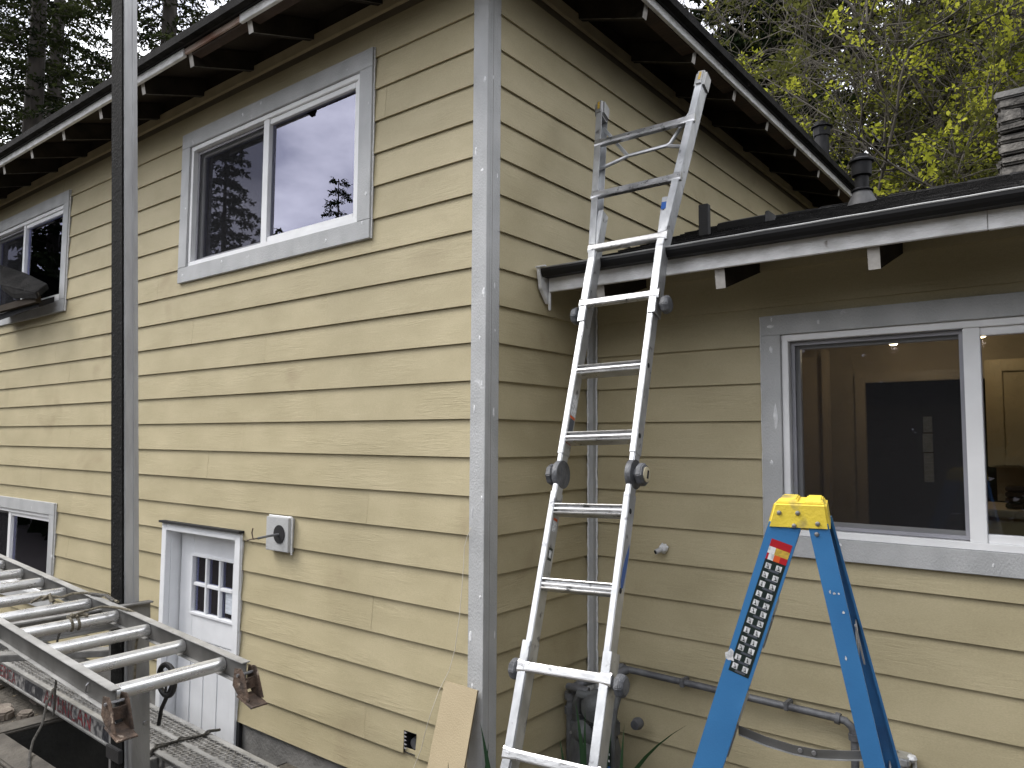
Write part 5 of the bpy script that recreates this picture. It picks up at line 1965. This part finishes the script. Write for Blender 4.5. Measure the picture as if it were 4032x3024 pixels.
def conifer(label, x, y, h, rad, seed, zlo=0.1, nbr=70, dens=1.0, mat='fir', group='conifers behind the house', leaf=.10, droop=.35, base=GZ):
    rng = np.random.default_rng(seed)
    t = thing('conifer_tree', label, 'tree', (x, y, base), group)
    # trunk
    MB().tube([(x, y, base), (x+.05, y, base+h*.5), (x, y+.03, base+h)], .018*h, 9, r2=.01).build('trunk', 'bark', t, smooth=True)
    S0, S1, R0, R1 = [], [], [], []
    PP, DD = [], []
    for k in range(nbr):
        f = zlo+(1-zlo)*((k+rng.random())/nbr)
        f = min(f, .995)
        az = k*2.39996+rng.normal()*.25
        ln = rad*(1-f)**.8*rng.uniform(.65, 1.12)+.15
        o = np.array([x, y, base+h*f])
        dirh = np.array([math.cos(az), math.sin(az), 0])
        n = max(4, int(ln/.16))
        prev = o
        lift = rng.uniform(-.05, .2)
        for q in range(1, n+1):
            s = q/n
            p = o+dirh*ln*s+np.array([0, 0, ln*(lift*s-droop*s*s)])+rng.normal(size=3)*.025
            S0.append(prev)
            S1.append(p)
            R0.append(.018*(1-s)+.005)
            R1.append(.018*(1-s)+.003)
            # side twigs
            side = np.array([-dirh[1], dirh[0], 0])
            for sg in (-1, 1):
                tl = (.12+.40*(1-s*.6)*min(1, ln/2))*rng.uniform(.6, 1.2)
                td = unit(side*sg*.85+dirh*.6+np.array([0, 0, -.25+rng.normal()*.15]))
                e = p+td*tl
                S0.append(p)
                S1.append(e)
                R0.append(.005)
                R1.append(.002)
                m = max(3, int(tl/.028*dens))
                u = rng.random((m, 1))
                base_p = p+(e-p)*u+rng.normal(size=(m, 3))*.012
                base_d = td*.9+rng.normal(size=(m, 3))*.55+np.array([0, 0, -.30])
                PP.append(base_p)
                DD.append(base_d)
            m = int(3*dens)
            PP.append(np.repeat(p[None], m, 0)+rng.normal(size=(m, 3))*.03)
            DD.append(dirh+rng.normal(size=(m, 3))*.5)
            prev = p
    V1, F1 = sticks(S0, S1, np.array(R0), np.array(R1))
    link('branches', fast_mesh('branches', V1, F1), 'bark', t)
    PP = np.concatenate(PP)
    DD = np.concatenate(DD)
    n = len(PP)
    V2, F2 = blades(PP, DD, leaf*rng.uniform(.6, 1.4, n), leaf*.20*rng.uniform(.6, 1.4, n), rng)
    link('crown', fast_mesh('crown', V2, F2), mat, t)
    return t


def deciduous(label, x, y, h, rad, seed, group='budding trees behind the kitchen roof', leafp=1.0, base=GZ, bright=.5, lsize=.085):
    rng = np.random.default_rng(seed)
    t = thing('budding_tree', label, 'tree', (x, y, base), group)
    segs = []
    tips = []

    def grow(p, d, ln, r, lv):
        n = 8 if lv < 4 else 4
        for q in range(n):
            d = unit(d+rng.normal(size=3)*(.17 if lv < 4 else .22)+np.array([0, 0, .03 if lv < 2 else -.015]))
            e = p+d*ln/n
            segs.append((p, e, r*(1-.5*q/n), r*(1-.5*(q+1)/n)))
            if lv < 5 and (q > 0 or lv > 0) and (lv >= 4 or q % 2):
                for _ in range(1 if lv in (0,) else (2 if lv < 4 else 1)):
                    if rng.random() < .86:
                        a = unit(np.cross(d, rng.normal(size=3)))
                        nd = unit(d*.62+a*.8+np.array([0, 0, .12]))
                        grow(e, nd, ln*rng.uniform(.48, .68), r*.5, lv+1)
            p = e
        if lv >= 3:
            tips.append((p, d))
    tr_end = np.array([x, y, base+h*.28])
    segs.append((np.array([x, y, base]), tr_end, .014*h, .009*h))
    for k in range(5):
        az = k*1.257+rng.random()*.6
        d = unit(np.array([math.cos(az)*.75, math.sin(az)*.75, .8]))
        grow(tr_end, d, h*.42*rad, .0055*h, 1)
    grow(tr_end, np.array([0, 0, 1.]), h*.42, .007*h, 1)
    P0 = np.array([s[0] for s in segs])
    P1 = np.array([s[1] for s in segs])
    r0 = np.maximum(np.array([s[2] for s in segs]), .0035)
    r1 = np.maximum(np.array([s[3] for s in segs]), .003)
    V1, F1 = sticks(P0, P1, r0, r1)
    br = link('trunk', fast_mesh('trunk', V1, F1), 'twig', t)
    T = np.array([a for a, b in tips])
    Td = np.array([b for a, b in tips])
    keep = rng.random(len(T)) < leafp
    T, Td = T[keep], Td[keep]
    # clusters of young leaves, bright and dull mixed at random per cluster
    per = 24
    P = np.repeat(T, per, 0)+rng.normal(size=(len(T)*per, 3))*.05
    Dd = np.repeat(Td, per, 0)*.4+rng.normal(size=(len(T)*per, 3))*.7+np.array([0, 0, -.1])
    n = len(P)
    V2, F2 = blades(P, Dd, lsize*rng.uniform(.6, 1.3, n), lsize*.40*rng.uniform(.6, 1.3, n), rng)
    mi = (np.repeat(rng.random(len(T)), per) > bright).astype(np.int32)
    link('crown', fast_mesh('crown', V2, F2, mi4=mi), ['budleaf', 'budleaf2'], t)
    return t


conifer('large dark conifer behind the roof, leftmost of the trees beyond the eave', -14.6, 3.0, 18, 4.4, 11, .20, 150, 1.35, 'fir2', leaf=.09)
conifer('dark conifer standing behind the two left-hand trees', -17.5, 4.4, 19, 4.4, 18, .2, 90, .8, 'fir2', leaf=.11)
conifer('drooping cedar behind the roof just right of the scaffold pole', -12.6, 4.7, 18, 4.2, 12, .20, 150, 1.35, 'fir2', leaf=.09)
conifer('far conifer filling gaps between the two left-hand trees', -20.5, 5.0, 23, 5.0, 13, .25, 80, .7, 'fir', leaf=.13)
conifer('tall dark conifer behind the budding trees near the upper roof corner', -1.9, 9.6, 15, 3.4, 14, .2, 150, 2.0, 'fir', leaf=.15)
conifer('tall dark conifer rising behind the stone chimney', 2.9, 11.5, 17, 3.8, 15, .2, 130, 1.5, 'fir', leaf=.15)
conifer('distant conifer between the two dark trees on the right', .6, 15.5, 20, 4.2, 16, .2, 130, 1.2, 'fir', leaf=.2)
conifer('dark conifer behind the budding maple above the kitchen ridge', .9, 11.0, 14, 3.2, 17, .15, 140, 1.8, 'fir', leaf=.15)
deciduous('budding maple with yellow-green leaves behind the vent pipe', 1.2, 9.4, 9.6, .9, 21, leafp=.40, bright=.42, lsize=.048)
deciduous('twiggy budding tree behind the upper eave with sparse young leaves', -1.2, 9.6, 12.0, .9, 22, leafp=.30, bright=.18, lsize=.042)
deciduous('budding tree with fresh leaves left of the stone chimney', 2.2, 8.2, 7.6, .85, 23, leafp=.42, bright=.62, lsize=.048)
# trees across the garden, seen mirrored in the upper windows
G2 = 'trees across the garden mirrored in the windows'
conifer('slim conifer across the garden mirrored in the right light of the large window', -13.6, -9.9, 8.7, 1.7, 31, .1, 70, 2.0, 'fir', G2, leaf=.085)
conifer('broad dark conifer across the garden mirrored in the left light of the large window', -15.9, -7.9, 10.2, 2.6, 32, .1, 110, 2.4, 'fir', G2, leaf=.11)
conifer('tall conifer across the garden mirrored in the far left window', -19.5, -5.2, 15, 4.0, 33, .1, 80, 1.0, 'fir', G2, leaf=.22)
conifer('second tall conifer across the garden mirrored beside the window frame', -18.0, -1.8, 15, 3.6, 34, .1, 70, 1.0, 'fir', G2, leaf=.22)
conifer('low bushy conifer across the garden mirrored at the middle stile', -15.0, -9.0, 7.4, 1.5, 35, .1, 55, 1.8, 'fir', G2, leaf=.09)

# woodland added out of view, behind and right of the camera, to block low sky
rw = np.random.default_rng(77)
nW = 26000
azw = np.radians(rw.uniform(88, 262, nW))
rad_w = rw.uniform(11.5, 16.5, nW)
deg = np.degrees(azw)
hmax = np.where(deg < 185, 7.5, np.where(deg < 205, 7.5-(deg-185)*.17, 4.1))*(0.78+.22*np.sin(deg*.9)+.12*np.sin(deg*2.3))
zz = GZ+hmax*rw.random(nW)**.8
Pw = np.stack([1.0+rad_w*np.sin(azw), -1.0+rad_w*np.cos(azw), zz], 1)
Dw = rw.normal(size=(nW, 3))+np.array([0, 0, -.4])
Vw, Fw = blades(Pw, Dw, rw.uniform(.4, .9, nW), rw.uniform(.12, .26, nW), rw)
wd = link('woodland', fast_mesh('woodland', Vw, Fw), 'fir')
wd['kind'] = 'stuff'
wd['label'] = 'dark woodland added behind the camera to block low sky light'
wd['category'] = 'woodland'
conifer('dense conifer standing to the right of the kitchen wing', 8.4, -3.0, 12, 3.4, 41, .05, 80, .8, 'fir', 'trees right of the house', leaf=.26)  # both right-hand conifers are added to block sky light from that side
conifer('second unseen conifer added right of the house to shade the kitchen corner', 9.0, 1.5, 13, 3.6, 42, .05, 80, .8, 'fir', 'trees right of the house', leaf=.26)
